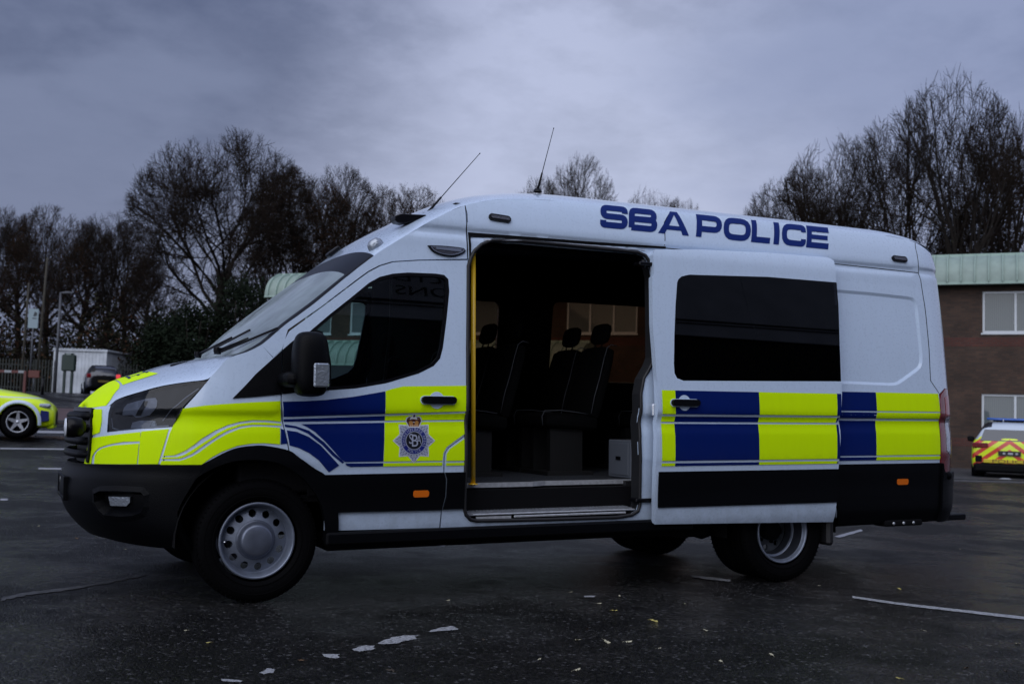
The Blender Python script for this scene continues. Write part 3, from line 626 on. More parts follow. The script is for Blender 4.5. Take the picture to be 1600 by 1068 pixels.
marks = [[(1331, 931), (1400, 941), (1600, 963.5), (1600, 968), (1400, 944.5), (1334, 934.5)], [(1080, 898.5), (1110, 901.5), (1141, 905.5), (1142, 908.5), (1108, 905.5), (1082, 901.5)],
 [(1303, 838), (1345, 826.5), (1349, 829), (1312, 840)], [(505, 1022.5), (530, 1022), (532, 1027), (522, 1029), (506, 1026.5)], [(551, 1014), (568, 1009), (585, 1008.5), (585, 1014), (566, 1018), (552, 1017.5)],
 [(591, 1005), (610, 996), (640, 992.5), (653, 993), (650, 999), (620, 1005), (596, 1006.5)], [(667, 987.5), (690, 981), (707, 978), (710, 981), (718, 984), (690, 985.5), (675, 987.5)],
 [(405, 1051), (420, 1044), (431, 1045), (429, 1051), (410, 1054)], [(348, 1062), (374, 1062), (375, 1066), (352, 1065)], [(912, 931), (929, 930.5), (930, 933), (913, 933)], [(680, 851.5), (696, 852), (696, 853.5), (681, 853)]]
for i, q in enumerate(marks): road_mark(q, .006 if i < 3 else .010, i)
for i, q in enumerate([[(0, 699.5), (104, 700.5), (104, 702.5), (0, 701.5)], [(58, 672.5), (112, 673.5), (112, 677.0), (58, 676)], [(0, 751), (8, 750.5), (8, 754), (0, 754)], [(60, 730.5), (96, 731), (96, 733.5), (60, 733)], [(0, 779), (12, 778.5), (12, 781.5), (0, 782)]]): road_mark(q, .01, 30+i)
WATER = mat('puddle_water', (.006, .006, .008), .08, spec=.5, bump=(3, .05))
def blob(px, seed, name='puddle', m=WATER):
    o = ragged(px, .03, seed); mb = MB(); from mathutils.geometry import tessellate_polygon
    mb.add(o, [tuple(t) for t in tessellate_polygon([o])], 0); return tag(mb.build(name, [m]), kind='structure')


road_mark([(0, 935), (40, 926), (100, 919), (170, 908), (232, 896), (232, 898), (170, 911), (100, 923), (40, 930), (0, 939)], .012, 77, mat('pale_streak', (.05, .052, .058), .7, var=(20, .6)))  # faint pale curved streak laid over the tarmac
# left background: brown verge strip, kerbs, leaf litter
VERGE = mat('red_brown_paving', (.075, .045, .048), .8, var=(3, .3)); KERB = mat('kerb_stone', (.10, .10, .11), .7, var=(5, .3))
tag(gpoly('pavement', [(-80, 635.5), (330, 645), (330, 664), (-80, 657.5)], VERGE, .05), kind='structure')
def kerb(a, b, name='kerb', h=.10, w=.14):
    mb = MB(); A = onground(*a); B = onground(*b); d = (B-A); L = d.length; d.normalize(); n = Vector((-d.y, d.x, 0)); k = int(L/.92)
    for i in range(k):
        p = A+d*(i*L/k); q = A+d*((i+1)*L/k-.012); z = gz(p.x, p.y)
        M_ = Matrix.Translation((p.x, p.y, z)) @ Matrix.Rotation(math.atan2(d.y, d.x), 4, 'Z'); mb.box((0, 0, -.05), ((q-p).length, w, h), 0, M_, bev=.012)
    return tag(mb.build(name, [KERB]), kind='structure')
kerb((-80, 658), (330, 664.5)); kerb((-80, 634), (330, 643.5))
kerb((1200, 745), (1760, 758), h=.035)
tag(gpoly('pavement', [(1200, 744), (1760, 756), (1760, 735), (1200, 722)], mat('concrete_slabs', (.045, .045, .05), .6, var=(2, .3)), .035), kind='structure')
# leaf litter along the gutter: uncountable
LEAFB = [mat('leaf_brown', (.10, .055, .025), .7), mat('leaf_yellow', (.42, .36, .10), .6), mat('leaf_pale', (.45, .42, .30), .6), mat('leaf_dark', (.035, .025, .016), .7)]
random.seed(11); mb = MB()
for i in range(2600):
    if i < 1900: u = random.uniform(-40, 125); v = 684+random.gauss(0, 1.2)+u*.012; s = .05
    else: u = random.uniform(-40, 300); v = 659+random.gauss(0, .8)+u*.018; s = .05
    p = onground(u, v, .012); a = random.uniform(0, 6.3); c, s_ = math.cos(a)*s*random.uniform(.5, 1.2), math.sin(a)*s
    mb.add([p+Vector((c, s_, random.uniform(0, .02))), p+Vector((-s_*.6, c*.6, 0)), p-Vector((c, s_, -random.uniform(0, .02))), p+Vector((s_*.6, -c*.6, .01))], [(0, 1, 2, 3)], random.choice((0, 3, 3, 0)))
tag(mb.build('leaf_litter', LEAFB), 'brown leaf litter gathered along the gutter on the left', 'leaf litter', kind='stuff')
# single fallen leaves on the tarmac
def leaf_mesh(seed, mi):
    random.seed(seed); mb = MB(); n = 7; rim = []
    for i in range(2*n):
        t = 2*math.pi*i/(2*n); r = (1 if i % 2 == 0 else .62)*random.uniform(.8, 1.1)*(1.25 if abs(math.cos(t)) > .7 else .8); rim.append((r*math.cos(t)*.03, r*math.sin(t)*.022, random.uniform(0, .012)))
    mb.add([(0, 0, .004)]+rim, [(0, 1+i, 1+(i+1) % (2*n)) for i in range(2*n)], 0); mb.tube([(.03, 0, .004), (.055, .004, .003)], .0009, 4)
    return mb.build('fallen_leaf', [LEAFB[mi]])
leaves = [leaf_mesh(1, 0), leaf_mesh(2, 1), leaf_mesh(3, 2), leaf_mesh(4, 3)]
lp = [(901, 1000, 2), (904, 1000, 2), (960, 954, 1), (918, 983, 0), (1022, 970, 1), (948, 1003, 2), (982, 1003, 2), (902, 1047, 2), (1070, 943, 2), (1102, 985, 2), (1405, 1060, 1), (1510, 1044, 0), (1205, 1023, 2), (1300, 907, 0), (1225, 907, 2), (1280, 915, 2), (1406, 920, 1), (1443, 985, 2), (1590, 1006, 2), (892, 925, 2), (968, 931, 2), (936, 943, 2), (843, 1030, 2), (165, 829, 1), (195, 858, 2), (120, 841, 0), (326, 1004, 1), (290, 985, 2), (1570, 1048, 3), (60, 822, 2), (1030, 1013, 2), (700, 938, 2), (1126, 1033, 2), (1365, 865, 3), (1530, 832, 2), (1558, 803, 0), (1500, 858, 2), (755, 1000, 3), (470, 1032, 0), (611, 1048, 3)]
random.seed(8); used = set()
for (u, v, k) in lp:
    o = leaves[k]
    if k in used: o = o.copy(); COL.objects.link(o)
    used.add(k); o.location = onground(u, v, .002); o.rotation_euler = (random.uniform(-.3, .3), random.uniform(-.3, .3), random.uniform(0, 6.3)); s = random.uniform(.35, .72); o.scale = (s, s, s)
    tag(o, 'small fallen leaf lying on the wet tarmac', 'leaf', 'fallen leaves scattered over the tarmac')

# ------------------------------------------------------------------ main building
BRK = bpy.data.materials.new('dark_brick'); BRK.use_nodes = True
def brick(m, c1, c2, mort):
    t = m.node_tree; b = t.nodes['Principled BSDF']; co = N(t, 'ShaderNodeTexCoord'); mp = N(t, 'ShaderNodeMapping'); mp.inputs['Rotation'].default_value = (R(90), 0, 0); t.links.new(co.outputs['Object'], mp.inputs[0])
    bk = N(t, 'ShaderNodeTexBrick'); bk.inputs['Scale'].default_value = 1; bk.inputs['Brick Width'].default_value = .225; bk.inputs['Row Height'].default_value = .075; bk.inputs['Mortar Size'].default_value = .008; bk.inputs['Color1'].default_value = (*c1, 1); bk.inputs['Color2'].default_value = (*c2, 1); bk.inputs['Mortar'].default_value = (*mort, 1)
    t.links.new(mp.outputs[0], bk.inputs['Vector']); n = N(t, 'ShaderNodeTexNoise'); n.inputs['Scale'].default_value = .9; n.inputs['Detail'].default_value = 6; t.links.new(co.outputs['Object'], n.inputs[0])
    mr = N(t, 'ShaderNodeMapRange'); t.links.new(n.outputs[0], mr.inputs[0]); mr.inputs[1].default_value = .3; mr.inputs[2].default_value = .7; mr.inputs[3].default_value = .6; mr.inputs[4].default_value = 1.25
    mm = N(t, 'ShaderNodeMix', data_type='RGBA', blend_type='MULTIPLY'); mm.inputs[0].default_value = 1; t.links.new(bk.outputs[0], mm.inputs[6]); t.links.new(mr.outputs[0], mm.inputs[7]); t.links.new(mm.outputs[2], b.inputs['Base Color']); b.inputs['Roughness'].default_value = .85
    bp = N(t, 'ShaderNodeBump'); bp.inputs['Distance'].default_value = .01; bp.inputs['Strength'].default_value = .6; t.links.new(bk.outputs['Fac'], bp.inputs['Height']); bp.invert = True; t.links.new(bp.outputs[0], b.inputs['Normal'])
brick(BRK, (.072, .040, .027), (.044, .027, .020), (.046, .036, .030))
BRR = bpy.data.materials.new('red_brick'); BRR.use_nodes = True; brick(BRR, (.10, .032, .022), (.07, .024, .018), (.06, .045, .04))
GRN = mat('green_metal_sheet', (.25, .325, .29), .5, .0, var=(3.5, .15)); GRND = mat('green_trim', (.32, .43, .38), .5)
UPVC = mat('window_frame_white', (.60, .64, .68), .4); 
WGL = bpy.data.materials.new('window_pane_blinds'); WGL.use_nodes = True
def blinds():
    t = WGL.node_tree; b = t.nodes['Principled BSDF']; co = N(t, 'ShaderNodeTexCoord'); w = N(t, 'ShaderNodeTexWave'); w.inputs['Scale'].default_value = 5.5; w.inputs['Distortion'].default_value = .25; t.links.new(co.outputs['Object'], w.inputs['Vector'])
    r = N(t, 'ShaderNodeValToRGB'); t.links.new(w.outputs[0], r.inputs[0]); e = r.color_ramp.elements; e[0].color = (.055, .070, .075, 1); e[1].color = (.10, .125, .13, 1); t.links.new(r.outputs[0], b.inputs['Base Color']); b.inputs['Roughness'].default_value = .7; b.inputs['Coat Weight'].default_value = 1; b.inputs['Coat Roughness'].default_value = .02
blinds()
DKG = mat('dark_glazing', (.006, .007, .008), .05, coat=1)
# facade frame: origin at the right, running left along +X of the building's own axes
FA = at(1530, 684, 36.0); FB = at(432, 645, 47.3); FA.z = 0; FB.z = 0
fdir = (FB-FA).normalized()
bld = empty('office_building', (FA.x, FA.y, 0), math.atan2(-fdir.y, -fdir.x), 'long two storey brick office block with curved green metal eaves behind the van', 'building')
# building axes: x to the right along the facade, y away from the viewer, z up
BL = (FB-FA).length
X0 = -BL-.2; X1 = 12.0
def bx_of(u): 
    """distance along the facade seen at a photo column"""
    d = CF+CR*((u-800)/FPX); a = Vector((-fdir.x, -fdir.y, 0)); n = Vector((-a.y, a.x, 0)); t = (FA-CAM).dot(n)/d.dot(n); p = CAM+d*t; return (p-FA).dot(a)
g0 = -.3
wins = []
def win_row(z0, z1, us):
    return [(bx_of(a), bx_of(b), z0, z1) for a, b in us]
upper = [(1535, 1640), (884, 995), (738, 822), (590, 640), (545, 575), (474, 516), (1085, 1180), (1270, 1370)]
lower = [(1534, 1640), (1270, 1370), (1085, 1180)]
rects = win_row(4.50, 5.88, upper)+win_row(1.08, 2.50, lower)
rects = [(min(a, b), max(a, b), c, d) for a, b, c, d in rects]
mb = MB(); vs, Tt = tri2d([[(X0, g0), (X1, g0), (X1, 6.15), (X0, 6.15)]], [[(a, c), (b, c), (b, d), (a, d)] for a, b, c, d in rects], 3, 2, 3)
mb.add([(a, 0, b) for a, b in vs], Tt, 0)
for a, b, c, d in rects:
    for q in (((a, 0, c), (b, 0, c), (b, .14, c), (a, .14, c)), ((a, 0, d), (a, .14, d), (b, .14, d), (b, 0, d)), ((a, 0, c), (a, .14, c), (a, .14, d), (a, 0, d)), ((b, 0, c), (b, 0, d), (b, .14, d), (b, .14, c))): mb.add(q, [(0, 1, 2, 3)], 0)
mb.box((X0, .16, g0), (X1, 9, 6.10), 0)
mb.build('wall', [BRK], bld)
mb = MB(); mb.box((X0-.003, -.004, 4.06), (X1, .05, 4.36), 0); mb.box((X0-.003, -.004, .76), (X1, .05, 1.02), 0); mb.build('brick_band', [BRR], bld)
for i, (a, b, c, d) in enumerate(rects):
    f = MB(); t_ = .07
    f.box((a, .05, c), (b, .12, c+t_), 0); f.box((a, .05, d-t_), (b, .12, d), 0); f.box((a, .05, c+t_), (a+t_, .12, d-t_), 0); f.box((b-t_, .05, c+t_), (b, .12, d-t_), 0)
    n = max(1, round((b-a)/1.05))
    for k in range(1, n): x = a+(b-a)*k/n; f.box((x-t_/2, .048, c+t_), (x+t_/2, .12, d-t_), 0)
    f.box((a-.04, -.03, c-.05), (b+.04, .12, c-.002), 0)
    w = f.build('window', [UPVC], bld); p = MB(); p.box((a+.01, .09, c+.01), (b-.01, .10, d-.01), 0); p.build('pane', [WGL], w)
def sheet_roof(name, x0, x1, zb, zt, depth, parent, y0=-.45, rib=.42, y_in=0.0):
    mb = MB(); n = 10; prof = []
    for k in range(n+1):
        t = R(90*k/n); prof.append((y0+depth*(1-math.cos(t)), zb+(zt-zb)*math.sin(t)))
    prof = [(y0+.0, zb-.02)]+prof+[(y0+depth+4, zt+.25)]
    vs = []; k = 0
    for x in (x0, x1): vs += [(x, y, z) for y, z in prof]
    L = len(prof); mb.add(vs, [(i, i+1, L+i+1, L+i)[::-1] for i in range(L-1)], 0, smooth=True)
    mb.add([(x0, y, z) for y, z in prof]+[(x0, y0+depth+4, zb-.02)], [tuple(range(L+1))], 0); mb.add([(x1, y, z) for y, z in prof]+[(x1, y0+depth+4, zb-.02)], [tuple(range(L+1))[::-1]], 0)
    mb.box((x0, y0-.02, zb-.10), (x1, y0+.25, zb-.02), 1); mb.box((x0-.01, y0+depth-.05, zt-.0), (x1+.01, y0+depth+.12, zt+.09), 1)
    x = x0+.2
    while x < x1:
        for i in range(L-2):
            a = Vector((x, *prof[i])); b = Vector((x, *prof[i+1])); d_ = (b-a).normalized(); nn = Vector((0, -d_.z, d_.y))
            nn = -nn if nn.y > 0 and nn.z < 0 else nn
            nn = Vector((0, -abs(d_.z), abs(d_.y)))
            mb.add([a+Vector((-.02, 0, 0)), a+Vector((.02, 0, 0)), b+Vector((.02, 0, 0)), b+Vector((-.02, 0, 0)), a+Vector((-.014, 0, 0))+nn*.085, a+Vector((.014, 0, 0))+nn*.085, b+Vector((.014, 0, 0))+nn*.085, b+Vector((-.014, 0, 0))+nn*.085], [(4, 5, 6, 7), (0, 4, 7, 3), (1, 2, 6, 5), (0, 1, 5, 4)], 1)
        x += rib
    return mb.build(name, [GRN, GRND], parent)
sheet_roof('roof', X0-.4, X1, 6.17, 7.12, .95, bld)
# lower canopy in front of the left half, over the glazed ground floor
xa, xb = bx_of(425), bx_of(930)
sheet_roof('canopy_roof', xa, xb, 3.20, 4.10, 1.0, bld, y0=-1.6)
mb = MB(); mb.box((xa+.2, -1.35, g0), (xb-.2, -1.25, 3.18), 0); mb.build('glazed_front', [DKG], bld)

# ------------------------------------------------------------------ background trees
BARK = mat('bark', (.020, .017, .015), .95, spec=.1); TWIG = mat('twigs', (.014, .010, .008), .95, spec=.1); BARKG = mat('bark_mossy', (.026, .028, .018), .95, spec=.1)
OAKL = mat('dead_oak_leaf', (.050, .025, .014), .9, spec=.1); HOLLY = mat('holly_leaf', (.008, .013, .007), .9, spec=.1); IVY = mat('bramble_leaf', (.014, .014, .008), .9, spec=.1)
def make_tree(seed, H, style, leaf=0.0, mats=(BARK, TWIG, OAKL)):
    """style: crown radius / H, crown base / H, wander, limb rise (0 flat .. 1 steep), children per level"""
    rnd = random.Random(seed); tk = MB(); cr = MB(); RX, zb_, wander, rise, nch = style
    C = Vector((0, 0, H*(zb_+1)/2)); RZ = H*(1-zb_)/2
    def tube3(mb, pts, rs, n, m):
        k0 = len(mb.v)
        for i, p in enumerate(pts):
            d = (pts[min(i+1, len(pts)-1)]-pts[max(i-1, 0)]); d.normalize(); a = d.orthogonal().normalized(); b = d.cross(a); r = rs[i]
            for k in range(n): t = 6.2832*k/n; mb.v.append(tuple(p+(a*math.cos(t)+b*math.sin(t))*r)); mb.n.append((0, 0, 0))
        for i in range(len(pts)-1):
            for k in range(n): k2 = (k+1) % n; mb.f.append((k0+i*n+k, k0+i*n+k2, k0+(i+1)*n+k2, k0+(i+1)*n+k)); mb.m.append(m); mb.sm.append(n > 4)
    def reach(p, d):
        """distance from p along d to the crown envelope"""
        q = Vector(((p.x-C.x)/(RX*H), (p.y-C.y)/(RX*H), (p.z-C.z)/RZ)); e = Vector((d.x/(RX*H), d.y/(RX*H), d.z/RZ)); A = e.dot(e); B = q.dot(e); D = B*B-A*(q.dot(q)-1)
        return max(0, (-B+math.sqrt(D))/A) if D > 0 else 0
    def grow(p, d, L, r, lv):
        seg = {1: 8, 2: 6, 3: 4, 4: 3, 5: 2}[lv]; pts = [p.copy()]; ds = [d.copy()]; q = p.copy(); dd = d.copy()
        for i in range(seg):
            w = wander*(1.0 if lv == 1 else 1.15); out = (q-C); out = out.normalized() if out.length > 0 else Vector((0, 0, 1))
            dd = (dd+Vector((rnd.gauss(0, w), rnd.gauss(0, w), rnd.gauss(0, w)*.8+(.05 if lv < 3 else .03)))+out*(.02 if lv < 3 else .07)).normalized(); q = q+dd*(L/seg)
            e_ = Vector(((q.x-C.x)/(RX*H), (q.y-C.y)/(RX*H), (q.z-C.z)/RZ))
            if lv < 4 and e_.length > 1.08 and len(pts) > 1: break
            pts.append(q.copy()); ds.append(dd.copy())
        seg = len(pts)-1
        r1 = r*.30 if lv < 5 else r*.6; rs = [r+(r1-r)*(i/seg)**.75 for i in range(seg+1)]
        tube3(tk if lv == 1 else cr, pts, rs, 7 if lv == 1 else (5 if lv == 2 else 3), 1 if lv > 2 else 0)
        if leaf and lv >= 4:
            for _ in range(int(leaf*3+rnd.random())):
                c = pts[-1].lerp(pts[0], rnd.random())+Vector((rnd.gauss(0, .06), rnd.gauss(0, .06), rnd.gauss(0, .06))); s = rnd.uniform(.03, .06); a = Vector((rnd.gauss(0, 1), rnd.gauss(0, 1), rnd.gauss(0, 1))).normalized()*s; b = a.orthogonal().normalized()*s*.6
                k = len(cr.v); cr.v += [tuple(c-a), tuple(c+b), tuple(c+a), tuple(c-b)]; cr.n += [(0, 0, 0)]*4; cr.f.append((k, k+1, k+2, k+3)); cr.m.append(2); cr.sm.append(False)
        if lv == 5: return
        nc = nch[lv-1]; side = rnd.uniform(0, 6.283)
        for i in range(nc):
            t = (.25 if lv == 1 else .18)+(.75 if lv == 1 else .82)*(i+rnd.random()*.9)/nc
            t = min(t, 1.0); f = t*seg; k = min(int(f), seg-1); pp = pts[k].lerp(pts[k+1], f-k); d0 = ds[k+1]
            side += 2.4+rnd.gauss(0, .35); ax = d0.orthogonal().normalized(); ax.rotate(Matrix.Rotation(side, 3, d0)); ang = rnd.uniform(.5, 1.05)*(1-.35*t)
            nd = (d0*math.cos(ang)+ax*math.sin(ang)); nd.z = nd.z*.85+(.10 if lv < 3 else .05); nd.normalize()
            Ln = L*rnd.uniform(.45, .70)*(1.15-.35*t); Rm = reach(pp, nd)*rnd.uniform(.8, 1.3)
            if Rm < .035*H and lv < 4 or Rm < .012*H: continue
            grow(pp, nd, max(min(Ln, max(Rm, .02*H)), .025*H), max(.00095*H, rs[k]*(.60 if lv < 3 else .55)), lv+1)
    th = zb_*H+.30*(1-zb_)*H; pts = []; q = Vector((0, 0, -.3)); dd = Vector((rnd.gauss(0, .05), rnd.gauss(0, .05), 1)); r0 = H*.027
    for i in range(9):
        pts.append(q.copy()); dd = (dd+Vector((rnd.gauss(0, .06), rnd.gauss(0, .06), .25))).normalized(); q = q+dd*(th+.3)/8
    rs = [r0*(1.3-.12*i) if i < 3 else r0*(1.05-.5*(i/8)) for i in range(9)]; tube3(tk, pts, rs, 9, 0)
    nl = 14
    for i in range(nl):
        a = 6.283*i*.382+rnd.uniform(-.3, .3); lo = zb_*H*.85/th; t = lo+(1-lo)*((i+.6)/nl); f = min(t, .999)*8; k = min(int(f), 7); pp = pts[k].lerp(pts[k+1], f-k)
        ele = R(84-62*(i/nl)**.8*(.6+.8*rise))+rnd.gauss(0, .10); ele = max(.12, ele*(1-.25*rise)); nd = Vector((math.cos(a)*math.sin(ele), math.sin(a)*math.sin(ele), math.cos(ele)))
        rch = reach(pp, nd)
        if rch > .17*H: grow(pp, nd, rch*rnd.uniform(.70, 1.08), rs[k]*rnd.uniform(.42, .58), 1)
    return tk, cr
def tree_obj(name, proto, loc, rz, s, label, group='bare trees behind the car park'):
    r = empty(name, loc, rz, label, 'tree', group); r.scale = (s[0], s[0], s[1])
    for nm, me in zip(('trunk', 'crown'), proto):
        o = bpy.data.objects.new(nm, me); COL.objects.link(o); o.parent = r
    return r
def proto(*a, **k):
    tk, cr = make_tree(*a, **k); mt = k.get('mats', (BARK, TWIG, OAKL)); o1 = tk.build('trunk', [mt[0]]); o2 = cr.build('crown', list(mt)); vv = sorted(p[2] for p in cr.v); rr = sorted(math.hypot(p[0], p[1]) for p in cr.v); dims = (vv[int(.998*len(vv))], 2*rr[int(.985*len(rr))])
    ms = (o1.data, o2.data, dims); bpy.data.objects.remove(o1); bpy.data.objects.remove(o2); return ms
P_oak = proto(3, 14, (.46, .24, .18, .30, (7, 7, 7, 5)), .0)
P_oak2 = proto(21, 14, (.36, .28, .15, .45, (6, 6, 6, 4)), .25)
P_ash = proto(8, 16, (.34, .24, .13, .75, (6, 6, 5, 3)), 0.0)
P_ash2 = proto(15, 16, (.36, .16, .14, .9, (6, 6, 5, 3)), 0.0)
P_slim = proto(31, 14, (.28, .40, .13, .6, (6, 6, 6, 4)), .05)
def ptree(name, P, u, v_top, Z, wpx, label, rz, group, base=None, mn=.70):
    B = at(u, 600, Z); zb = gz(B.x, B.y) if base is None else base; Tp = at(u, v_top, Z); h = Tp.z-zb
    kz = h/P[2][0]; return tree_obj(name, P, (B.x, B.y, zb), rz, (max(wpx/FPX*Z/P[2][1], mn*kz), kz), label, group)
GL, GR_ = 'bare trees beyond the left fence', 'bare trees behind the office building'
LT = [(-15, 318, 62, P_slim, 90, 'bare tree cut by the left picture edge'), (30, 335, 66, P_slim, 90, 'thin bare tree just right of the left picture edge'), (68, 322, 60, P_oak2, 120, 'brown leaved bare tree above the sign post'), (115, 345, 70, P_slim, 90, 'slim bare tree above the white cabin'), (152, 332, 62, P_ash, 110, 'slim dark trunked bare tree behind the white cabin'), (192, 345, 72, P_slim, 100, 'small bare tree between the cabin and the great oak'), (236, 400, 58, P_slim, 120, 'low bare tree left of the great oak trunk')]
for i, (u, vt, Z, P, w, lb) in enumerate(LT): ptree('bare_tree', P, u, vt, Z+7, w, lb, i*1.3, GL)
ptree('oak_tree', P_oak, 338, 200, 55, 300, 'great spreading bare oak, the largest tree on the left', .6, GL)
RT0 = [(455, 262, 60, P_oak2, 130, 'brown leaved tree just right of the great oak'), (515, 256, 64, P_slim, 130, 'brown tinged bare tree above the windscreen'), (572, 290, 62, P_oak2, 110, 'brown leaved tree above the cab roof'), (628, 287, 66, P_oak2, 100, 'rounded brown tree beside the slanted aerial'), (672, 318, 70, P_slim, 60, 'low brown tree at the right end of the left row'), (405, 320, 66, P_ash2, 110, 'thin bare tree behind the right side of the great oak')]
for i, (u, vt, Z, P, w, lb) in enumerate(RT0): ptree('bare_tree', P, u, vt, Z, w, lb, 2+i*1.1, GL)
CT = [(900, 238, 95, P_ash, 110, 'round bare tree rising behind the upright aerial'), (832, 274, 100, P_slim, 55, 'faint low bare tree left of the round one'), (1010, 296, 100, P_ash2, 60, 'faint bare treetop over the S of the roof lettering'), (1062, 308, 100, P_slim, 40, 'tiny treetop over the van roof seam')]
for i, (u, vt, Z, P, w, lb) in enumerate(CT): ptree('bare_tree', P, u, vt, Z, w, lb, 1+i*1.7, 'distant bare trees above the van roof', mn=.5)
RT = [(1252, 262, 64, P_oak, 110, 'low spreading bare tree at the left of the right hand group'), (1302, 212, 62, P_ash2, 150, 'bare tree with fine upswept twigs left of the tallest'), (1392, 178, 60, P_ash, 150, 'dense bare tree left of the tallest one'), (1484, 118, 56, P_ash2, 200, 'tallest bare tree, above the rear of the van'), (1588, 156, 60, P_ash, 150, 'bare tree at the right picture edge'), (1540, 262, 66, P_oak2, 110, 'brownish bare tree right of the tallest trunk')]
for i, (u, vt, Z, P, w, lb) in enumerate(RT): ptree('bare_tree', P, u, vt, Z, w, lb, .5+i*1.9, GR_, mn=.58)
# thickets: nobody could count their stems
def thicket(name, label, u0, u1, vt, vb, Z0, Z1, n, seed, mats, leaf=.5, ls=.16):
    rnd = random.Random(seed); mb = MB()
    for i in range(n):
        u = rnd.uniform(u0, u1); Z = rnd.uniform(Z0, Z1); B = at(u, 600, Z); zb = gz(B.x, B.y); top = at(u, vt(u), Z).z; h = (top-zb)*rnd.uniform(.35, 1.0)
        p = Vector((B.x, B.y, zb)); pts = [p]; d = Vector((rnd.gauss(0, .25), rnd.gauss(0, .25), 1))
        for k in range(5): d = (d+Vector((rnd.gauss(0, .18), rnd.gauss(0, .18), .05))).normalized(); pts.append(pts[-1]+d*h/5)
        mb.tube(pts, [.05, .035, .025, .018, .012, .006], 3, 0, cap=False)
        for _ in range(int(leaf*26)):
            k = rnd.randrange(1, 6); c = pts[k]+Vector((rnd.gauss(0, .55), rnd.gauss(0, .55), rnd.gauss(0, .5)))
            if c.z < zb: c.z = zb+.1
            s = rnd.uniform(.5, 1)*ls; a = Vector((rnd.gauss(0, 1), rnd.gauss(0, 1), rnd.gauss(0, 1))).normalized()*s; b = a.orthogonal().normalized()*s*.6
            mb.add([c-a, c+b, c+a, c-b], [(0, 1, 2, 3)], 1 if rnd.random() < .8 else 2)
        for _ in range(7):
            k = rnd.randrange(1, 6); a = Vector((rnd.gauss(0, 1), rnd.gauss(0, 1), abs(rnd.gauss(.4, .6)))).normalized(); mb.tube([pts[k], pts[k]+a*rnd.uniform(.5, 1.3)], [.012, .004], 3, 0, cap=False)
    return tag(mb.build(name, mats), label, 'undergrowth', kind='stuff')
thicket('woodland_undergrowth', 'dark tangle of undergrowth and brambles below the left hand trees', -90, 700, lambda u: 455+25*math.sin(u*.03)+(15 if u < 200 else 0), 600, 64, 76, 1150, 4, [TWIG, IVY, OAKL], 1.3, .17)
thicket('woodland_undergrowth', 'dense brown scrub below the right hand trees behind the green roof', 1140, 1760, lambda u: 330+12*math.sin(u*.05)-.03*(u-1400), 600, 56, 68, 620, 5, [TWIG, IVY, OAKL], 1.1, .13)
# evergreen shrubs
def shrub(u, vt, Z, w, seed, label):
    rnd = random.Random(seed); B = at(u, 600, Z); zb = gz(B.x, B.y); top = at(u, vt, Z).z; h = top-zb; r = empty('holly_bush', (B.x, B.y, zb), 0, label, 'bush', 'evergreen bushes under the great oak')
    st = MB(); cr = MB()
    for k in range(7):
        a = rnd.uniform(0, 6.3); st.tube([(0, 0, -.1), (math.cos(a)*w*.2, math.sin(a)*w*.2, h*.4), (math.cos(a)*w*.35, math.sin(a)*w*.35, h*.8)], [.09, .05, .02], 5)
    st.build('stem', [BARK], r)
    cl = [(rnd.gauss(0, .42)*w*.6, rnd.gauss(0, .42)*w*.6, rnd.uniform(.08, .93)*h) for _ in range(70)]
    for (cx, cy, cz) in cl:
        kz = math.sqrt(max(.05, 1-(2*cz/h-.75)**2*.55)); cx *= kz; cy *= kz
        for _ in range(150):
            c = Vector((cx+rnd.gauss(0, .36), cy+rnd.gauss(0, .36), max(.05, cz+rnd.gauss(0, .30)))); s = rnd.uniform(.05, .10); a = Vector((rnd.gauss(0, 1), rnd.gauss(0, 1), rnd.gauss(0, 1))).normalized()*s; b = a.orthogonal().normalized()*s*.6
            k = len(cr.v); cr.v += [tuple(c-a), tuple(c+b), tuple(c+a), tuple(c-b)]; cr.n += [(0, 0, 0)]*4; cr.f.append((k, k+1, k+2, k+3)); cr.m.append(0); cr.sm.append(False)
    cr.build('foliage', [HOLLY], r); return r
shrub(300, 470, 50, 2.6, 1, 'dark evergreen bush left of the bonnet, below the oak trunk'); shrub(372, 432, 51, 3.0, 2, 'tallest dark evergreen bush, beside the windscreen'); shrub(432, 450, 53, 2.3, 3, 'dark evergreen bush partly hidden by the cab'); shrub(252, 505, 51, 2.0, 4, 'low dark evergreen bush above the parked dark car')

van = empty('police_van', (0, 0, 0), 0, 'large white high roof police van with yellow and blue squares, its sliding side door open', 'van')
RAKE = math.atan(.02516495)
van.rotation_euler = (0, -RAKE, 0)
G = .003
def smooth(P, n=4):
    o = []
    for i in range(len(P)-1):
        p0, p1, p2, p3 = P[max(i-1, 0)], P[i], P[i+1], P[min(i+2, len(P)-1)]
        for k in range(n):
            t = k/n; o.append(tuple(.5*(2*p1[j]+(p2[j]-p0[j])*t+(2*p0[j]-5*p1[j]+4*p2[j]-p3[j])*t*t+(-p0[j]+3*p1[j]-3*p2[j]+p3[j])*t**3) for j in (0, 1)))
    return o+[P[-1]]
AO = smooth(T['arch_out']+[(.424, .65), (.452, .56), (.466, .47), (.470, .398)])
AI = smooth(T['arch_in'])
FOG = [(-.985, .612), (-.94, .628), (-.80, .636), (-.66, .634), (-.638, .615), (-.642, .56), (-.668, .525), (-.72, .508), (-.80, .500), (-.93, .503), (-.965, .53), (-.985, .57)]
DF, DR = T['door_front'], T['door_rear']
def zline(x0, x1, f, n): return [(x0+(x1-x0)*i/n, f(x0+(x1-x0)*i/n)) for i in range(n+1)]
wheel_hole = [(3.758+.50*math.cos(R(a)), .261+.50*math.sin(R(a))) for a in range(-20, 201, 10)]

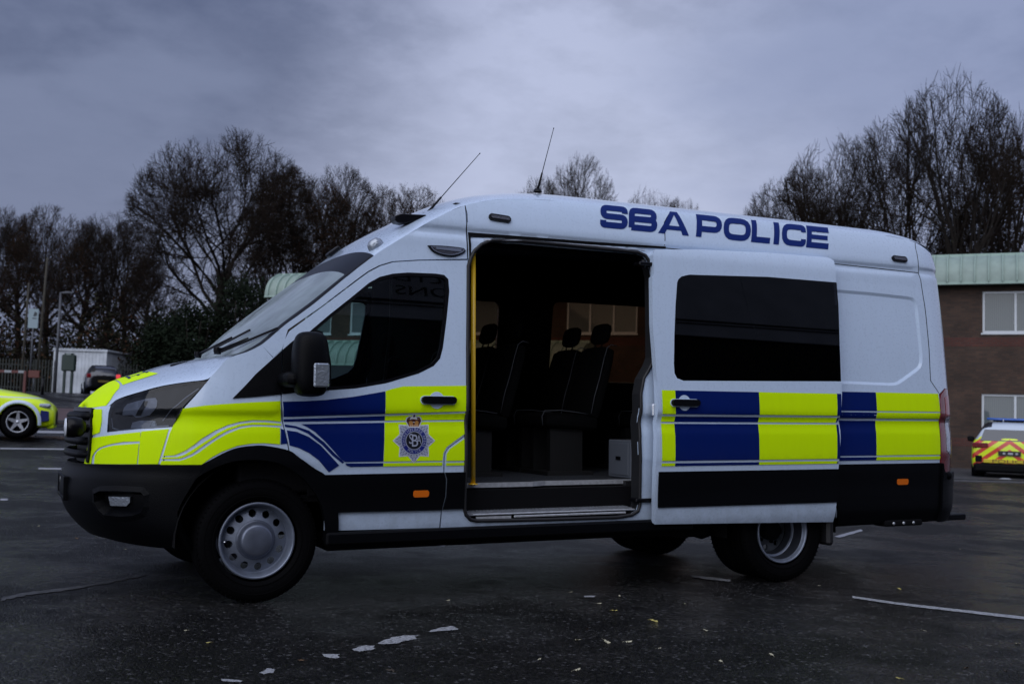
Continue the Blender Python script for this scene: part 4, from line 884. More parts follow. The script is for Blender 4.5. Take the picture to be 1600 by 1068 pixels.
tri_ = T['tri']; winf = T['window_front']
yel_blocks = [T[k] for k in ('yA', 'yB', 'yC', 'yD')]; blu_blocks = [T[k] for k in ('bA', 'bB', 'bC', 'bD', 'bE', 'bF')]
arch_r = [(.45, .65), (.468, .5), (.471, .398)]
wf = T['wing_front']
def sd(v): return v
for side in (-1, 1):
    near = side < 0
    K = dict(side=side); winf = T['window_front'] if near else [(x+.085*max(0, min(1, (x-.6)/.4)), z) for x, z in T['window_front']]
    # front wing
    wing = [(-.375, 1.262)]+[(s_of(x, ZS(x)), ZS(x)) for x in (-.28, -.243, -.21, -.19, -.14, -.087, -.045, -.004)]+[(.045, 1.395), (.105, 1.440), (.102, 1.153), (.121, 1.028), (.152, .904), (.172, .80), (.157, .866-.012)]
    wing = wing[:-1]+[(.165, .845), (.157, .855), (.09, .87), (.019, .878), (-.055, .878), (-.141, .867), (-.22, .838), (-.30, .79), (-.572, .789)]+[(a+.003, b) for a, b in wf[::-1][1:-1]]
    mb = MB(); drape(mb, wing, 0, thick=.02, **K)
    for k in ('wyA', 'wyB', 'wyC'): drape(mb, T[k], 1, off=.0036, **K)
    drape(mb, T['wblue'], 2, off=.0036, **K)
    mb.build('front_wing', [WHITE, YEL, BLU], van)
    # front corner panel with its squares
    hl = T['headlight']
    fas = [(-1.185, 1.094), (-1.147, .973), (-1.146, .862), (-1.165, .773), (-.916, .779), (-.58, .789)]+[(a-.003, b) for a, b in wf[::-1][1:3]]+[hl[12], hl[13], hl[14], hl[0], hl[1], hl[2], hl[3], (-1.04, 1.104)]
    mb = MB(); drape(mb, fas, 0, thick=.02, gs=.05, **K)
    for k in ('fy1', 'fy2', 'fy3', 'fy4'): drape(mb, T[k], 1, off=.0036, gs=.05, **K)
    mb.build('front_panel', [WHITE, YEL], van)
    # headlight
    h = MB(); drape(h, inset(hl, .002), 0, off=-.028, thick=.01, gs=.05, **K)
    for k, m_, of in (('hl_main', 1, -.022), ('hl_low', 1, -.022), ('hl_bar', 0, -.018), ('hl_amber', 2, -.019)): drape(h, T[k], m_, off=of, gs=.05, step=.03, **K)
    drape(h, strip([(-.985, 1.04), (-.965, .985), (-.90, .972), (-.80, .980), (-.66, .996), (-.56, 1.004)], .008), 1, off=-.016, **K); drape(h, strip([(-.60, 1.03), (-.56, 1.09), (-.50, 1.16), (-.43, 1.215)], .006), 1, off=-.018, **K)
    hd = h.build('headlight', [mat('lamp_housing', (.010, .012, .016), .45), mat('reflector', (.50, .52, .60), .35, .3, bump=(22, .5), coat=.5), CLR, BLK], van)
    c = MB(); drape(c, inset(hl, .001), 0, off=.002, thick=.03, gs=.04, gz=.04, **K); c.build('lens', GL_C, hd)
    # bumper
    bt = [(SMIN, .770), (-1.4, .771), (-1.164, .771), (-.916, .779), (-.577, .786), (-.335, .786), (-.40, .64), (-.463, .523), (-.475, .40), (-.47, .322), (-.688, .331), (-.933, .345), (-1.148, .36), (-1.35, .36), (SMIN, .36)]
    mb = MB(); drape(mb, bt, 0, holes=[FOG], off=.022, thick=.05, gs=.05, gz=.04, **K)
    mb.build('front_bumper', [BLK], van)
    f = MB(); fr = FOG; drape(f, inset(fr, .02), 0, off=-.03, gs=.05, **K)
    ring = [fr, inset(fr, .022)]
    a0 = dens(fr, .03); a1 = inset(a0, .020)
    for i in range(len(a0)):
        j = (i+1) % len(a0); q = [S_pt(*a0[i], side, .030)[0], S_pt(*a0[j], side, .030)[0], S_pt(*a1[j], side, -.03)[0], S_pt(*a1[i], side, -.03)[0]]
        f.add(q, [(0, 1, 2, 3) if side > 0 else (3, 2, 1, 0)], 0, smooth=True)
    a2 = inset(a0, -.028)
    for i in range(len(a0)):
        j = (i+1) % len(a0); q = [S_pt(*a2[i], side, .0225)[0], S_pt(*a2[j], side, .0225)[0], S_pt(*a0[j], side, .030)[0], S_pt(*a0[i], side, .030)[0]]
        f.add(q, [(0, 1, 2, 3) if side > 0 else (3, 2, 1, 0)], 0, smooth=True)
    drape(f, T['foglamp'], 1, off=-.012, thick=.02, gs=.04, **K)
    f.build('fog_lamp', [BLK, CLR], van)
    # wheel arch trim
    ai = AI; tr_ = AO+[(.391, .33)]+ai[::-1]
    mb = MB(); drape(mb, tr_, 0, off=.020, thick=.05, step=.03, **K); mb.build('wheel_arch_trim', [BLK], van)
    # door
    door = [(a+G, b) for a, b in DF[:4]]+[(a+G, b-G) for a, b in DF[4:]]+[(a-G, b) for a, b in DR[1:]]+[(.460, .395)]+[(.452, .5), (.43, .60), (.366, .715), (.313, .75), (.215, .815)]
    door[len(DF)-1] = (1.308-G, 2.057-G)
    mb = MB(); drape(mb, door, 0, holes=[winf], thick=.03, **K)
    for P in yel_blocks: drape(mb, P, 1, off=.0036, **K)
    for P in blu_blocks: drape(mb, P, 2, off=.0036, **K)
    fd = mb.build('front_door', [WHITE, YEL, BLU], van)
    cl = [(.376, .722), (.60, .723), (1.124, .725), (1.136, .684), (1.136, .578), (1.117, .497), (.462, .502), (.440, .60), (.41, .66)]
    mb = MB(); drape(mb, cl, 0, off=.017, thick=.02, holes=[rrect(.925, 1.03, .578, .623, .015)], **K); mb.build('cladding', [BLK], fd)
    mb = MB(); drape(mb, rrect(.927, 1.028, .58, .621, .014), 0, off=.020, thick=.02, gs=.03, step=.01, **K); mb.build('side_marker', [AMB], fd)
    # rubber frame + glass
    mb = MB(); wi = inset(dens(winf, .04), .020); drape(mb, winf, 0, holes=[wi], off=.001, thick=.02, gs=.2, gz=.2, **K)
    mb.build('window_seal', [BLK2], fd)
    mb = MB(); drape(mb, inset(dens(winf, .04), .012), 0, off=-.012, **K); mb.build('window', [GL_F], fd)
    mb = MB(); drape(mb, strip([(.742, 1.255), (.765, 1.42), (.790, 1.60), (.80, 1.78), (.80, 1.93)], .016), 0, off=-.03, thick=.01, **K); mb.build('window_bar', [BLK2], fd)
    # quarter triangle (black) in front of the door
    t1 = [p for p in tri_ if p[0] < .10]; 
    mb = MB(); drape(mb, [(-.202, 1.159), (-.073, 1.300), (.104, 1.437), (.104, 1.186), (-.058, 1.170)], 0, off=.008, thick=.01, **K)
    drape(mb, [(.110, 1.440), (.122, 1.450), (.198, 1.512), (.272, 1.548), (.32, 1.45), (.38, 1.30), (.392, 1.216), (.244, 1.202), (.110, 1.187)], 0, off=.008, thick=.01, **K)
    mb.build('mirror_triangle', [BLK], van)
    # handle
    hb = MB(); drape(hb, circ(1.068, 1.164, .050, rz=.052), 0, off=.0055, thick=.002, gs=.02, gz=.02, step=.02, **K)
    drape(hb, circ(1.068, 1.160, .042, rz=.040), 0, off=.0065, gs=.02, gz=.02, step=.02, **K)
    Hp = rrect(.965, 1.19, 1.143, 1.185, .02)
    drape(hb, inset(Hp, -.006), 0, off=.008, thick=.004, gs=.04, gz=.02, step=.03, **K)
    drape(hb, Hp, 1, off=.034, thick=.03, gs=.04, gz=.02, step=.03, **K)
    hb.build('door_handle', [WHITE, BLK], fd)
    # cab side panel over the door (A pillar + front of high roof)
    cap = [(s_of(x, ZS(x)), ZS(x)) for x in (-.004, .05, .11, .2, .302, .4, .488, .58, .68, .8, .9, 1.0, 1.1, 1.2, 1.305)]+[(1.303, 2.25), (1.303, 2.063)]+[(a-G*.5, b+G) for a, b in DF[::-1][1:6]]+[(.353, 1.710), (.150, 1.562), (.108, 1.446), (.048, 1.398)]
    mb = MB(); drape(mb, cap, 0, thick=.02, **K); mb.build('pillar_panel', [WHITE], van)
    # long body side
    q_bot = [(5.265, .30), (4.826, .296), (4.30, .30)]
    top = [(x, ZS(x)-.0) for x in (1.311, 1.4, 1.5, 1.6, 1.8, 2.0, 2.5, 2.899)]
    rs = [(5.228, 2.474), (5.201, 2.426), (5.184, 2.273), (5.194, 2.166), (5.206, 1.927), (5.201, 1.62), (5.183, 1.371), (5.268, 1.275)]
    lowrow = [(5.262, .72), (5.262, .31), (4.30, .31), (4.25, .5)]+wheel_hole[:1]+wheel_hole[1:]+[(3.26, .345), (1.263, .345)]
    lowrow = [(5.262, .72), (5.262, .31), (4.30, .31)]+[p for p in wheel_hole if p[1] > .31]+[(3.26, .345), (1.263, .345)]
    side_poly = [(1.311, ZS(1.311))]+top[1:]+[(3.5, ZS(3.5)), (4.2, ZS(4.2)), (4.9, ZS(4.9)), (5.15, ZS(5.15))]+rs+lowrow+[(1.257, .386), (1.12, .386), (1.124, .49), (1.145, .578), (1.145, .684), (1.131, .726), (1.129, .809), (1.134, .842), (1.153, .872), (1.207, .909), (1.270, .950), (1.275, 1.034), (1.278, 1.262), (1.296, 1.588), (1.312, 2.05)]
    press = [(4.25, 2.04)]+T['press'][1:-1]+[(4.25, 1.33)]
    farwin = [rrect(1.50, 2.38, 1.36, 2.0, .05), rrect(2.86, 4.13, 1.36, 2.03, .05)]
    hol = [T['open'], press] if near else farwin
    mb = MB(); drape(mb, side_poly, 0, holes=hol, thick=.03, gs=.10, **K)
    if near:
        a0 = dens(press, .03); a1 = inset(a0, .022); L_ = len(a0)
        vs_ = [S_pt(*p, side, 0) for p in a0]+[S_pt(*p, side, -.011) for p in a1]
        mb.add([p for p, n in vs_], [(i, (i+1) % L_, (i+1) % L_+L_, i+L_)[::-1] for i in range(L_)], 0, smooth=False)
        drape(mb, a1, 0, off=-.011, step=1, **K)
    QR = [(1.270, 1.131), (1.120, 1.077), (1.059, .800), (.788, .764)]
    x0q = 4.2 if near else 2.2
    for (zt, zb) in QR:
        drape(mb, [(x0q, zb), (4.611-.05*(1.2-zb)*.3, zb), (4.611, zt), (x0q, zt)], 2, off=.0036, **K)
        drape(mb, [(4.612-.05*(1.2-zb)*.3, zb), (5.262, zb), (5.264 if zt < 1.26 else 5.255, zt), (4.612, zt)], 1, off=.0036, **K)
        if not near: drape(mb, [(1.3, zb), (2.199, zb), (2.199, zt), (1.3, zt)], 1, off=.0036, **K)
    for k in ('yE', 'yF'): drape(mb, T[k], 1, off=.0036, **K)
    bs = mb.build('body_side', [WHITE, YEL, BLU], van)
    if not near:
        mb = MB()
        for p in farwin: drape(mb, inset(p, -.012), 0, off=.003, **K)
        mb.build('side_window', [GL_T], bs)
    # narrow dark gaps between the pressings
    for pts_, of_ in (([(2.902, 2.512), (2.86, 2.47), (2.826, 2.43), (2.804, 2.262)], .0012), ([(1.307, 2.41), (1.314, 2.36), (1.308, 2.25), (1.308, 2.06)], .0008), ([(2.81, 2.245), (3.5, 2.243), (4.3, 2.238), (5.19, 2.223)], .001), (rs, .0012)):
        mb = MB(); drape(mb, strip(pts_, .006), 0, off=of_, **K); mb.build('panel_gap', [MATT], bs)
    mb = MB()
    cl = [(1.133, .725), (1.263, .725), (1.263, .5), (1.128, .5), (1.148, .578), (1.148, .684)]
    drape(mb, cl, 0, off=.017, thick=.02, **K); mb.build('door_pillar_cladding', [BLK], bs); mb = MB()
    drape(mb, [(4.19, .737), (5.262, .737), (5.262, .30), (4.826, .296), (4.27, .30), (4.24, .42), (4.19, .55)] if near else [(1.27, .73), (5.262, .737), (5.262, .30), (4.26, .30)]+[p for p in wheel_hole if p[1] > .31]+[(3.25, .4), (1.27, .4)], 0, off=.017, thick=.02, holes=[rrect(4.81, 4.925, .576, .624, .015)], **K)
    drape(mb, strip([(4.22, .50), (4.6, .497), (5.1, .492)], .010), 0, off=.022, **K)
    mb.build('side_cladding', [BLK], bs)
    mb = MB(); drape(mb, rrect(4.812, 4.923, .578, .622, .014), 0, off=.020, thick=.02, gs=.03, step=.01, **K); mb.build('side_marker', [AMB], bs)
    mb = MB()
    # rear corner and back wall
    rc = [(5.235, 2.474), (5.3, 2.45), (5.4, 2.41), (5.6, 2.40), (SMAX, 2.40), (SMAX, .74), (5.60, .74), (5.60, 1.10), (5.47, 1.31), (5.36, 1.315), (5.275, 1.27), (5.19, 1.371), (5.208, 1.62), (5.213, 1.927), (5.200, 2.166), (5.190, 2.273), (5.208, 2.426)]
    drape(mb, rc, 0, thick=.02, gs=.05, **K); mb.build('rear_corner', [WHITE], van)
    tl = [(5.268, .735), (5.285, .69), (5.36, .66), (5.56, .66), (5.597, .80), (5.597, 1.09), (5.465, 1.305), (5.36, 1.31), (5.285, 1.262), (5.268, 1.22)]
    mb = MB(); drape(mb, tl, 0, off=.006, thick=.03, gs=.03, gz=.03, **K)
    drape(mb, [(5.345, .83), (5.40, .80), (5.53, .80), (5.53, 1.08), (5.42, 1.09), (5.345, 1.08)], 1, off=.010, thick=.004, gs=.03, gz=.03, **K)
    drape(mb, [(5.335, 1.10), (5.41, 1.10), (5.41, 1.26), (5.335, 1.24)], 2, off=.009, thick=.002, gs=.03, **K)
    mb.build('tail_light', [REDL, CLR, mat('red_reflector', (.30, .02, .02), .3, coat=1, bump=(60, .5))], van)
    mb = MB()
    drape(mb, [(5.268, .735), (5.285, .665), (5.60, .66), (SMAX, .66), (SMAX, .30), (5.6, .29), (5.268, .29)], 0, off=.035, thick=.05, gs=.05, **K)
    P0, n0 = S_pt(5.34, .64, side, .035)
    mb.lathe([(.0, -.012), (.02, -.012), (.03, -.004), (.032, .0)], 16, 0, Matrix.Translation(P0))
    mb.build('rear_bumper', [BLK], van)
    # mirror
    sy = side
    mi = empty('mirror'); mi.parent = van; mi.location = (.235, sy*1.19, 1.19)
    mb = MB(); RN = 7
    prof = [(-.02, .08, .070), (.03, .10, .092), (.10, .115, .10), (.20, .115, .098), (.29, .105, .090), (.335, .085, .072), (.352, .05, .04)]
    ring_n = 16
    vs_ = []
    for (z_, rx, ry) in prof:
        for k in range(ring_n):
            t = 2*math.pi*k/ring_n; cx = math.cos(t); cy = math.sin(t)
            f_ = 1/max(1e-6, (abs(cx)**3.4+abs(cy)**3.4)**(1/3.4)); vs_.append((rx*cx*f_*.92-.01*z_, ry*cy*f_*1.05+.0, z_))
    F = []
    for i in range(len(prof)-1):
        for k in range(ring_n): F.append((i*ring_n+k, i*ring_n+(k+1) % ring_n, (i+1)*ring_n+(k+1) % ring_n, (i+1)*ring_n+k))
    F.append(tuple(range(ring_n))[::-1]); F.append(tuple((len(prof)-1)*ring_n+k for k in range(ring_n)))
    mb.add(vs_, F, 0, smooth=True); mb.build('mirror_shell', [BLK], mi, sub=2)
    mb = MB(); mb.box((-.16, -.06 if near else -.22, .03), (.05, .24 if near else .06, .13), 0, bev=.03); mb.build('mirror_arm', [BLK], mi, sub=1)
    mb = MB(); mb.box((-.01, -.116, .035), (.079, -.096, .170), 0, bev=.008) if near else mb.box((-.01, .096, .035), (.079, .116, .170), 0, bev=.008)
    mb.build('indicator', [CLR], mi)
    mb = MB(); mb.box((.066, -.085, .02), (.070, .085, .30), 0); mb.build('mirror_glass', [CHR], mi)

# bonnet, windscreen, roof
mb = MB(); topgrid(mb, -.897, -.160, 0, nx=44)
SV = lambda x, v, side=-1, off=0, yoff=0: T_pt(x, v, side, off)
def yv(x, y): return y/max(.05, W(x, ZS(x)))
def hp(x0, x1, y0, y1):
    return [(x0, yv(x0, y0)), (x1, yv(x1, y0)), (x1, yv(x1, y1)), (x0, yv(x0, y1))]
drape(mb, [(-.893, -.97), (-.79, -.985), (-.765, -.93), (-.715, -.76), (-.705, -.62), (-.705, .62), (-.715, .76), (-.765, .93), (-.79, .985), (-.893, .97)], 1, side=-1, off=.002, gs=.02, gz=.06, surf=SV)
drape(mb, [(-.695, -.70), (-.51, -.66), (-.53, -.45), (-.53, .45), (-.51, .66), (-.695, .70)], 1, side=-1, off=.002, gs=.04, gz=.06, surf=SV)
drape(mb, [(-.42, -.46), (-.40, -.46), (-.28, -.30), (-.30, -.28), (-.40, -.30)], 3, side=-1, off=.002, gs=.04, gz=.06, surf=SV)
drape(mb, [(-.42, .46), (-.40, .46), (-.28, .30), (-.30, .28), (-.40, .30)], 3, side=-1, off=.002, gs=.04, gz=.06, surf=SV)
bonnet = mb.build('bonnet', [WHITE, YEL, BLU, MATT], van)
mb = MB(); topgrid(mb, -.160, .683, 0, nx=44, mf=lambda x: 1 if (x > .52 or x < -.135) else 0)
ws_ = mb.build('windscreen', [GL_W, BLK2], van)
mb = MB()
for s_ in (-1, 1):
    drape(mb, [(x, s_*(.999 if q else .955)) for q, xs in ((1, [-.15, 0, .2, .4, .6, .68]), (0, [.68, .6, .4, .2, 0, -.15])) for x in xs], 0, side=-1, off=.002, gs=.1, gz=.5, surf=SV)
drape(mb, [(.50, -.95), (.683, -.95), (.683, .95), (.50, .95), (.46, .80), (.45, 0), (.46, -.80)], 0, side=-1, off=-.004, gs=.05, gz=.1, surf=SV)
mb.build('windscreen_seal', [BLK2], ws_)
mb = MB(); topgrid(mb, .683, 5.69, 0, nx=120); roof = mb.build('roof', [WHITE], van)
# wipers
for (xa, ya, xb, yb) in ((-.20, -.62, .03, -.90), (-.20, .05, .02, -.55)):
    P0 = T_pt(-.15, yv(-.15, ya))[0]+Vector((-.03, 0, .03)); P1 = T_pt(xb, yv(xb, yb))[0]+Vector((-.012, 0, .022))
    mb = MB(); mid = P0.lerp(P1, .35); mb.tube([P0, mid, P0.lerp(P1, .7)], [.010, .007, .005], 6); Pm = P0.lerp(P1, .68)
    d = (P1-P0).normalized(); mb.box((-.22, -.004, -.008), (.24, .004, .004), 0, Matrix.Translation(Pm+Vector((0, 0, -.012))) @ d.to_track_quat('X', 'Z').to_matrix().to_4x4()); mb.lathe([(0, -.02), (.02, -.02), (.024, .0), (.024, .02)], 10, 0, Matrix.Translation(P0) @ Matrix.Rotation(R(90), 4, 'X'))
    mb.build('wiper', [BLK2], van)
# grille
mb = MB(); gp = [(SMIN, .775), (-1.165, .775), (-1.149, .862), (-1.150, .973), (-1.188, 1.090), (SMIN, 1.09)]
for s_ in (-1, 1):
    drape(mb, gp, 0, side=s_, off=-.03, thick=.0, gs=.06)
    fr_ = [(-1.146, .775), (-1.128, .862), (-1.129, .973), (-1.170, 1.094), (-1.186, 1.094), (-1.151, .973), (-1.150, .862), (-1.168, .775)]
    drape(mb, strip([(SMIN, 1.082), (-1.4, 1.082), (-1.19, 1.082), (-1.158, .973), (-1.157, .862), (-1.172, .78)], .022), 0, side=s_, off=.018, thick=.06, gs=.1, step=.04)
grl = mb.build('grille', [BLK2], van)
for zg in (.825, .90, .975, 1.045):
    mb = MB(); pts = []
    for i in range(-22, 23):
        s_ = -1 if i < 0 else 1; ss = SMIN+(-1.175-SMIN)*abs(i)/22; off_ = .026 if abs(i) < 20 else (.014 if abs(i) == 21 else (-.01 if abs(i) == 22 else .022))
        pts.append(S_pt(max(ss, SMIN+.001), zg, s_, off_)[0])
    mb.tube(pts, .022, 8); mb.tube([p+Vector((0, 0, .014)) for p in pts], .012, 6); mb.build('grille_bar', [BLK], grl)
# auxiliary lamp on the grille
for s_, yy in ((-1, -.47),):
    P0 = Vector((-.962, yy, .985)); mb = MB(); Mx = Matrix.Translation(P0) @ Matrix.Rotation(R(-90), 4, 'Z')
    mb.lathe([(0, .075), (.030, .072), (.052, .05), (.060, .01), (.060, -.025), (.052, -.032), (.0, -.034)], 20, 0, Mx)
    al = mb.build('grille_lamp', [BLK2], van); mb = MB(); mb.lathe([(.054, -.034), (.05, -.042), (.0, -.046)], 20, 0, Mx); mb.build('lens', [mat('white_lens', (.62, .66, .74), .2, coat=1)], al)
# number plate on the front
mb = MB(); mb.box((-.978, -.25, .572), (-.974, .25, .668), 0); mb.box((-.988, -.275, .55), (-.95, -.25, .69), 1, bev=.004); mb.box((-.988, .25, .55), (-.95, .275, .69), 1, bev=.004); mb.box((-.988, -.27, .55), (-.95, .27, .571), 1, bev=.004); mb.box((-.988, -.27, .669), (-.95, .27, .69), 1, bev=.004); mb.build('number_plate', [mat('plate_white', (.6, .62, .62), .4), BLK], van)
# markers on the roof sides
def marker(s0, z0, s1, z1, side=-1):
    mb = MB(); w = .017
    P = strip([(s0, z0), (s1, z1)], .052); a, b = Vector((s0, z0)), Vector((s1, z1)); d = (b-a).normalized(); n = Vector((-d.y, d.x)); pr = []
    for k in range(9): t = R(90+180*k/8); pr.append(tuple(a+(d*math.cos(t)+n*math.sin(t))*.022))
    for k in range(9): t = R(-90+180*k/8); pr.append(tuple(b+(d*math.cos(t)+n*math.sin(t))*.022))
    drape(mb, pr, 0, side=side, off=.014, thick=.014, gs=.04, gz=.02, step=.02); drape(mb, inset(pr, .012), 1, side=side, off=.020, thick=.006, gs=.04, gz=.02, step=.02)
    return mb.build('side_strobe', [BLK2, mat('smoked_lens', (.035, .035, .05), .2, coat=1, bump=(80, .6))], van)
for s_ in (-1, 1):
    marker(1.486, 2.349, 1.598, 2.342, s_); marker(4.93, 2.318, 5.04, 2.316, s_)
    CS = smooth(T['cresc']+[T['cresc'][0]], 3)[:-1]
    mb = MB(); drape(mb, inset(CS, -.007), 0, side=s_, off=.012, thick=.014, gs=.03, gz=.02, step=.02)
    drape(mb, CS, 2, side=s_, off=.018, thick=.006, gs=.03, gz=.02, step=.02); drape(mb, inset(CS, .006), 1, side=s_, off=.021, thick=.003, gs=.03, gz=.02, step=.02)
    drape(mb, strip([(1.085, 2.113), (1.13, 2.112), (1.20, 2.109), (1.255, 2.108)], .020), 2, side=s_, off=.026, thick=.006, gs=.03)
    mb.build('alley_lamp', [BLK2, mat('smoked_lens'), CHR], van)
# dome lamp, scene lamp and aerials on the roof
def onroof(x, y): return T_pt(x, yv(x, y))
for yy in (-.80,):
    P0, n0 = onroof(.74, yy); q = Vector((0, 0, 1)).rotation_difference(n0).to_matrix().to_4x4()
    mb = MB(); Mx = Matrix.Translation(P0) @ q @ Matrix.Rotation(R(90), 4, 'X') @ Matrix.Scale(1.35, 4, (1, 0, 0))
    mb.lathe([(.040, -.004), (.040, .006), (.036, .03), (.024, .048), (.0, .054)], 20, 0, Mx); mb.build('roof_lamp', [CLR], van)
P0, n0 = onroof(1.0, -.70)
mb = MB(); mb.prism([(-.085, -.045), (-.10, -.03), (-.10, -.005), (-.06, .012), (.11, .020), (.115, .012), (.02, -.03), (-.04, -.05)], -.045, .045, 0, Matrix.Translation(P0+n0*.02+Vector((-.01, 0, .012))));  mb.build('roof_camera', [BLK2], van, bevel=.006)
P0, n0 = onroof(.66+.12, .25); mb = MB(); mb.box((-.05, -.05, 0), (.05, .05, .03), 0, Matrix.Translation(P0+n0*.004) @ Vector((0, 0, 1)).rotation_difference(n0).to_matrix().to_4x4(), bev=.008); mb.build('roof_sensor', [BLK2], van)
def locpt(u, v, y):
    """point of the sight line through a photo pixel at side distance y (van coordinates), used once to measure the aerials"""
    a = RAKE; d = CF*FPX+CR*(u-800)-CU*(v-534); t = (y-CAM.y)/d.y; p = CAM+d*t
    return Vector((p.x*math.cos(a)+p.z*math.sin(a), p.y, p.z*math.cos(a)-p.x*math.sin(a)))
A0 = Vector((1.150, -.58, 2.395)); A0 = onroof(1.155, -.60)[0]
A1 = Vector((1.585, -.60, 2.80))
for A, Bp, yb in (((665.4, 333), (749.2, 240.4), -.60), ((840, 295), (865, 201), -.52)):
    a_ = locpt(*A, yb); b_ = locpt(*Bp, yb); a_.z -= .01
    mb = MB(); mb.tube([a_, a_.lerp(b_, .28), a_.lerp(b_, .285), b_], [.010, .0065, .0032, .0022], 8); mb.tube([b_, b_+(b_-a_)*.012], .0038, 6)
    mb.lathe([(.0, .014), (.022, .010), (.032, -.012)], 14, 0, Matrix.Translation(a_) @ Matrix.Rotation(R(90), 4, 'X'))
    mb.build('aerial', [BLK2], van)
# sliding door (slid back, standing off the body)
SDP = T['sd_out']; OF = .085
mb = MB(); k_ = dict(side=-1, yoff=OF, surf=D_pt)
drape(mb, SDP, 0, holes=[T['sd_win']], thick=.045, gs=.1, **k_)
rows = [(1.252, 1.095), (1.080, 1.043), (1.029, .783), (.767, .748)]
for zt, zb in rows:
    drape(mb, [(2.648, zb), (2.754, zb), (2.754, zt), (2.648, zt)], 1, off=.0036, **k_)
    drape(mb, [(2.754, zb), (3.452, zb), (3.452, zt), (2.754, zt)], 2, off=.0036, **k_)
    drape(mb, [(3.452, zb), (4.150, zb), (4.156, zt), (3.452, zt)], 1, off=.0036, **k_)
    xr_ = 4.196 if zt > 1.2 else 4.176; xq = 4.186 if zt > 1.2 else (4.172 if zt > 1.05 else 4.18)
    if zt < .77: xr_, xq = 4.165, 4.165
    drape(mb, [(4.151, zb), (xq-(.012 if zt > 1.05 and zt < 1.1 else 0), zb), (xr_, zt), (4.157, zt)], 2, off=.0036, **k_)
# cut under the handle is hidden by its dish
sdo = mb.build('sliding_door', [WHITE, YEL, BLU], van)
mb = MB(); drape(mb, [(2.628, .711), (4.165, .709), (4.161, .470), (2.630, .474)], 0, off=.010, thick=.012, **k_); mb.build('cladding', [BLK], sdo)
mb = MB(); drape(mb, strip([(2.63, .357), (3.3, .349), (4.14, .331)], .03), 0, off=.004, **k_); 
mb = MB(); drape(mb, T['sd_win'], 0, off=.0, thick=.012, gs=.1, **k_); mb.build('window', [GL_D], sdo)
mb = MB(); drape(mb, inset(T['sd_win'], -.02), 0, off=-.055, **k_); mb.build('door_lining', [TRIMD], sdo)
hb = MB(); drape(hb, circ(2.824, 1.170, .050, rz=.052), 0, off=.0055, thick=.002, gs=.02, gz=.02, step=.02, **k_)
Hp = rrect(2.715, 2.935, 1.148, 1.190, .02); drape(hb, inset(Hp, -.006), 0, off=.008, thick=.004, gs=.04, gz=.02, step=.03, **k_); drape(hb, Hp, 1, off=.034, thick=.03, gs=.04, gz=.02, step=.03, **k_)
hb.build('door_handle', [WHITE, BLK], sdo)
mb = MB(); mb.box((2.60, -1.075, 1.08), (2.64, -1.035, 1.16), 0, bev=.006); mb.build('door_latch', [CHR], sdo)
mb = MB(); mb.box((2.50, -1.03, .505), (2.66, -.93, .53), 0, bev=.006); mb.build('door_roller_arm', [BLK2], sdo); mb = MB(); mb.box((2.55, -.985, 2.10), (2.70, -.90, 2.125), 0, bev=.006); mb.tube([(2.60, -.95, 2.085), (2.60, -.95, 2.14)], .02, 10); mb.build('door_roller_arm', [BLK2], sdo)
# ------------- opening surround
OPN = T['open']
mb = MB(); a0 = dens(OPN, .04); L_ = len(a0)
mb.tube([S_pt(p[0], p[1], -1, .002)[0] for p in a0], .012, 8, closed=True); mb.build('door_seal', [RUB], van)
mb = MB(); P0 = [S_pt(p[0], p[1], -1, .0)[0] for p in a0]; P1 = [S_pt(p[0], p[1], -1, 0)[0]+Vector((0, .11, 0)) for p in a0]
mb.add(P0+P1, [(i, (i+1) % L_, (i+1) % L_+L_, i+L_) for i in range(L_)], 0); mb.build('door_frame', [mat('dark_jamb', (.012, .013, .016), .6)], van)
mb = MB(); drape(mb, [(1.316, 2.236), (1.776, 2.243), (2.283, 2.248), (2.812, 2.257), (2.812, 2.240), (2.283, 2.226), (1.776, 2.222), (1.33, 2.205), (1.328, 2.10), (1.316, 2.07)], 0, side=-1, off=.010, thick=.004)
mb.build('door_track', [MATT], van)
mb = MB(); drape(mb, strip([(1.42, 2.192), (1.776, 2.212), (2.283, 2.216), (2.64, 2.212)], .006), 0, side=-1, off=.012, thick=.004); mb.build('track_rail', [ALU], van)
# running board and underbody
for s_ in (-1, 1):
    mb = MB(); mb.box((.39, -.03, .312), (4.15 if s_ > 0 else 2.95, .03, .388), 0, Matrix.Translation((0, s_*1.015, 0)), bev=.012); mb.build('running_board', [BLK], van)
mb = MB(); mb.box((.45, -.86, .26), (3.2, .86, .60), 0); mb.box((3.2, -.62, .34), (5.5, .62, .60), 0); mb.box((4.3, -.95, .28), (5.2, .95, .5), 0)
mb.box((-.60, -.62, .34), (.40, .62, .55), 0)
mb.tube([(3.0, -.35, .22), (5.3, -.35, .24)], .04, 10); mb.tube([(3.758, -.8, .27), (3.758, .8, .27)], .06, 10); mb.lathe([(0, -.16), (.1, -.14), (.16, 0), (.1, .14), (0, .16)], 12, 0, Matrix.Translation((3.758, 0, .26)))
mb.box((4.72, -1.0, .262), (5.10, -.86, .31), 0, bev=.012); mb.box((2.9, -.9, .24), (3.2, -.5, .4), 0, bev=.03)
for x in (4.80, 4.9, 5.0): mb.tube([(x, -1.002, .285), (x, -.98, .285)], .012, 8, 1)
mb.build('underbody', [MATT, ALU], van)
mb = MB(); mb.box((5.22, -.88, .272), (5.69, .88, .322), 0, bev=.008); mb.build('rear_step', [BLK2], van)
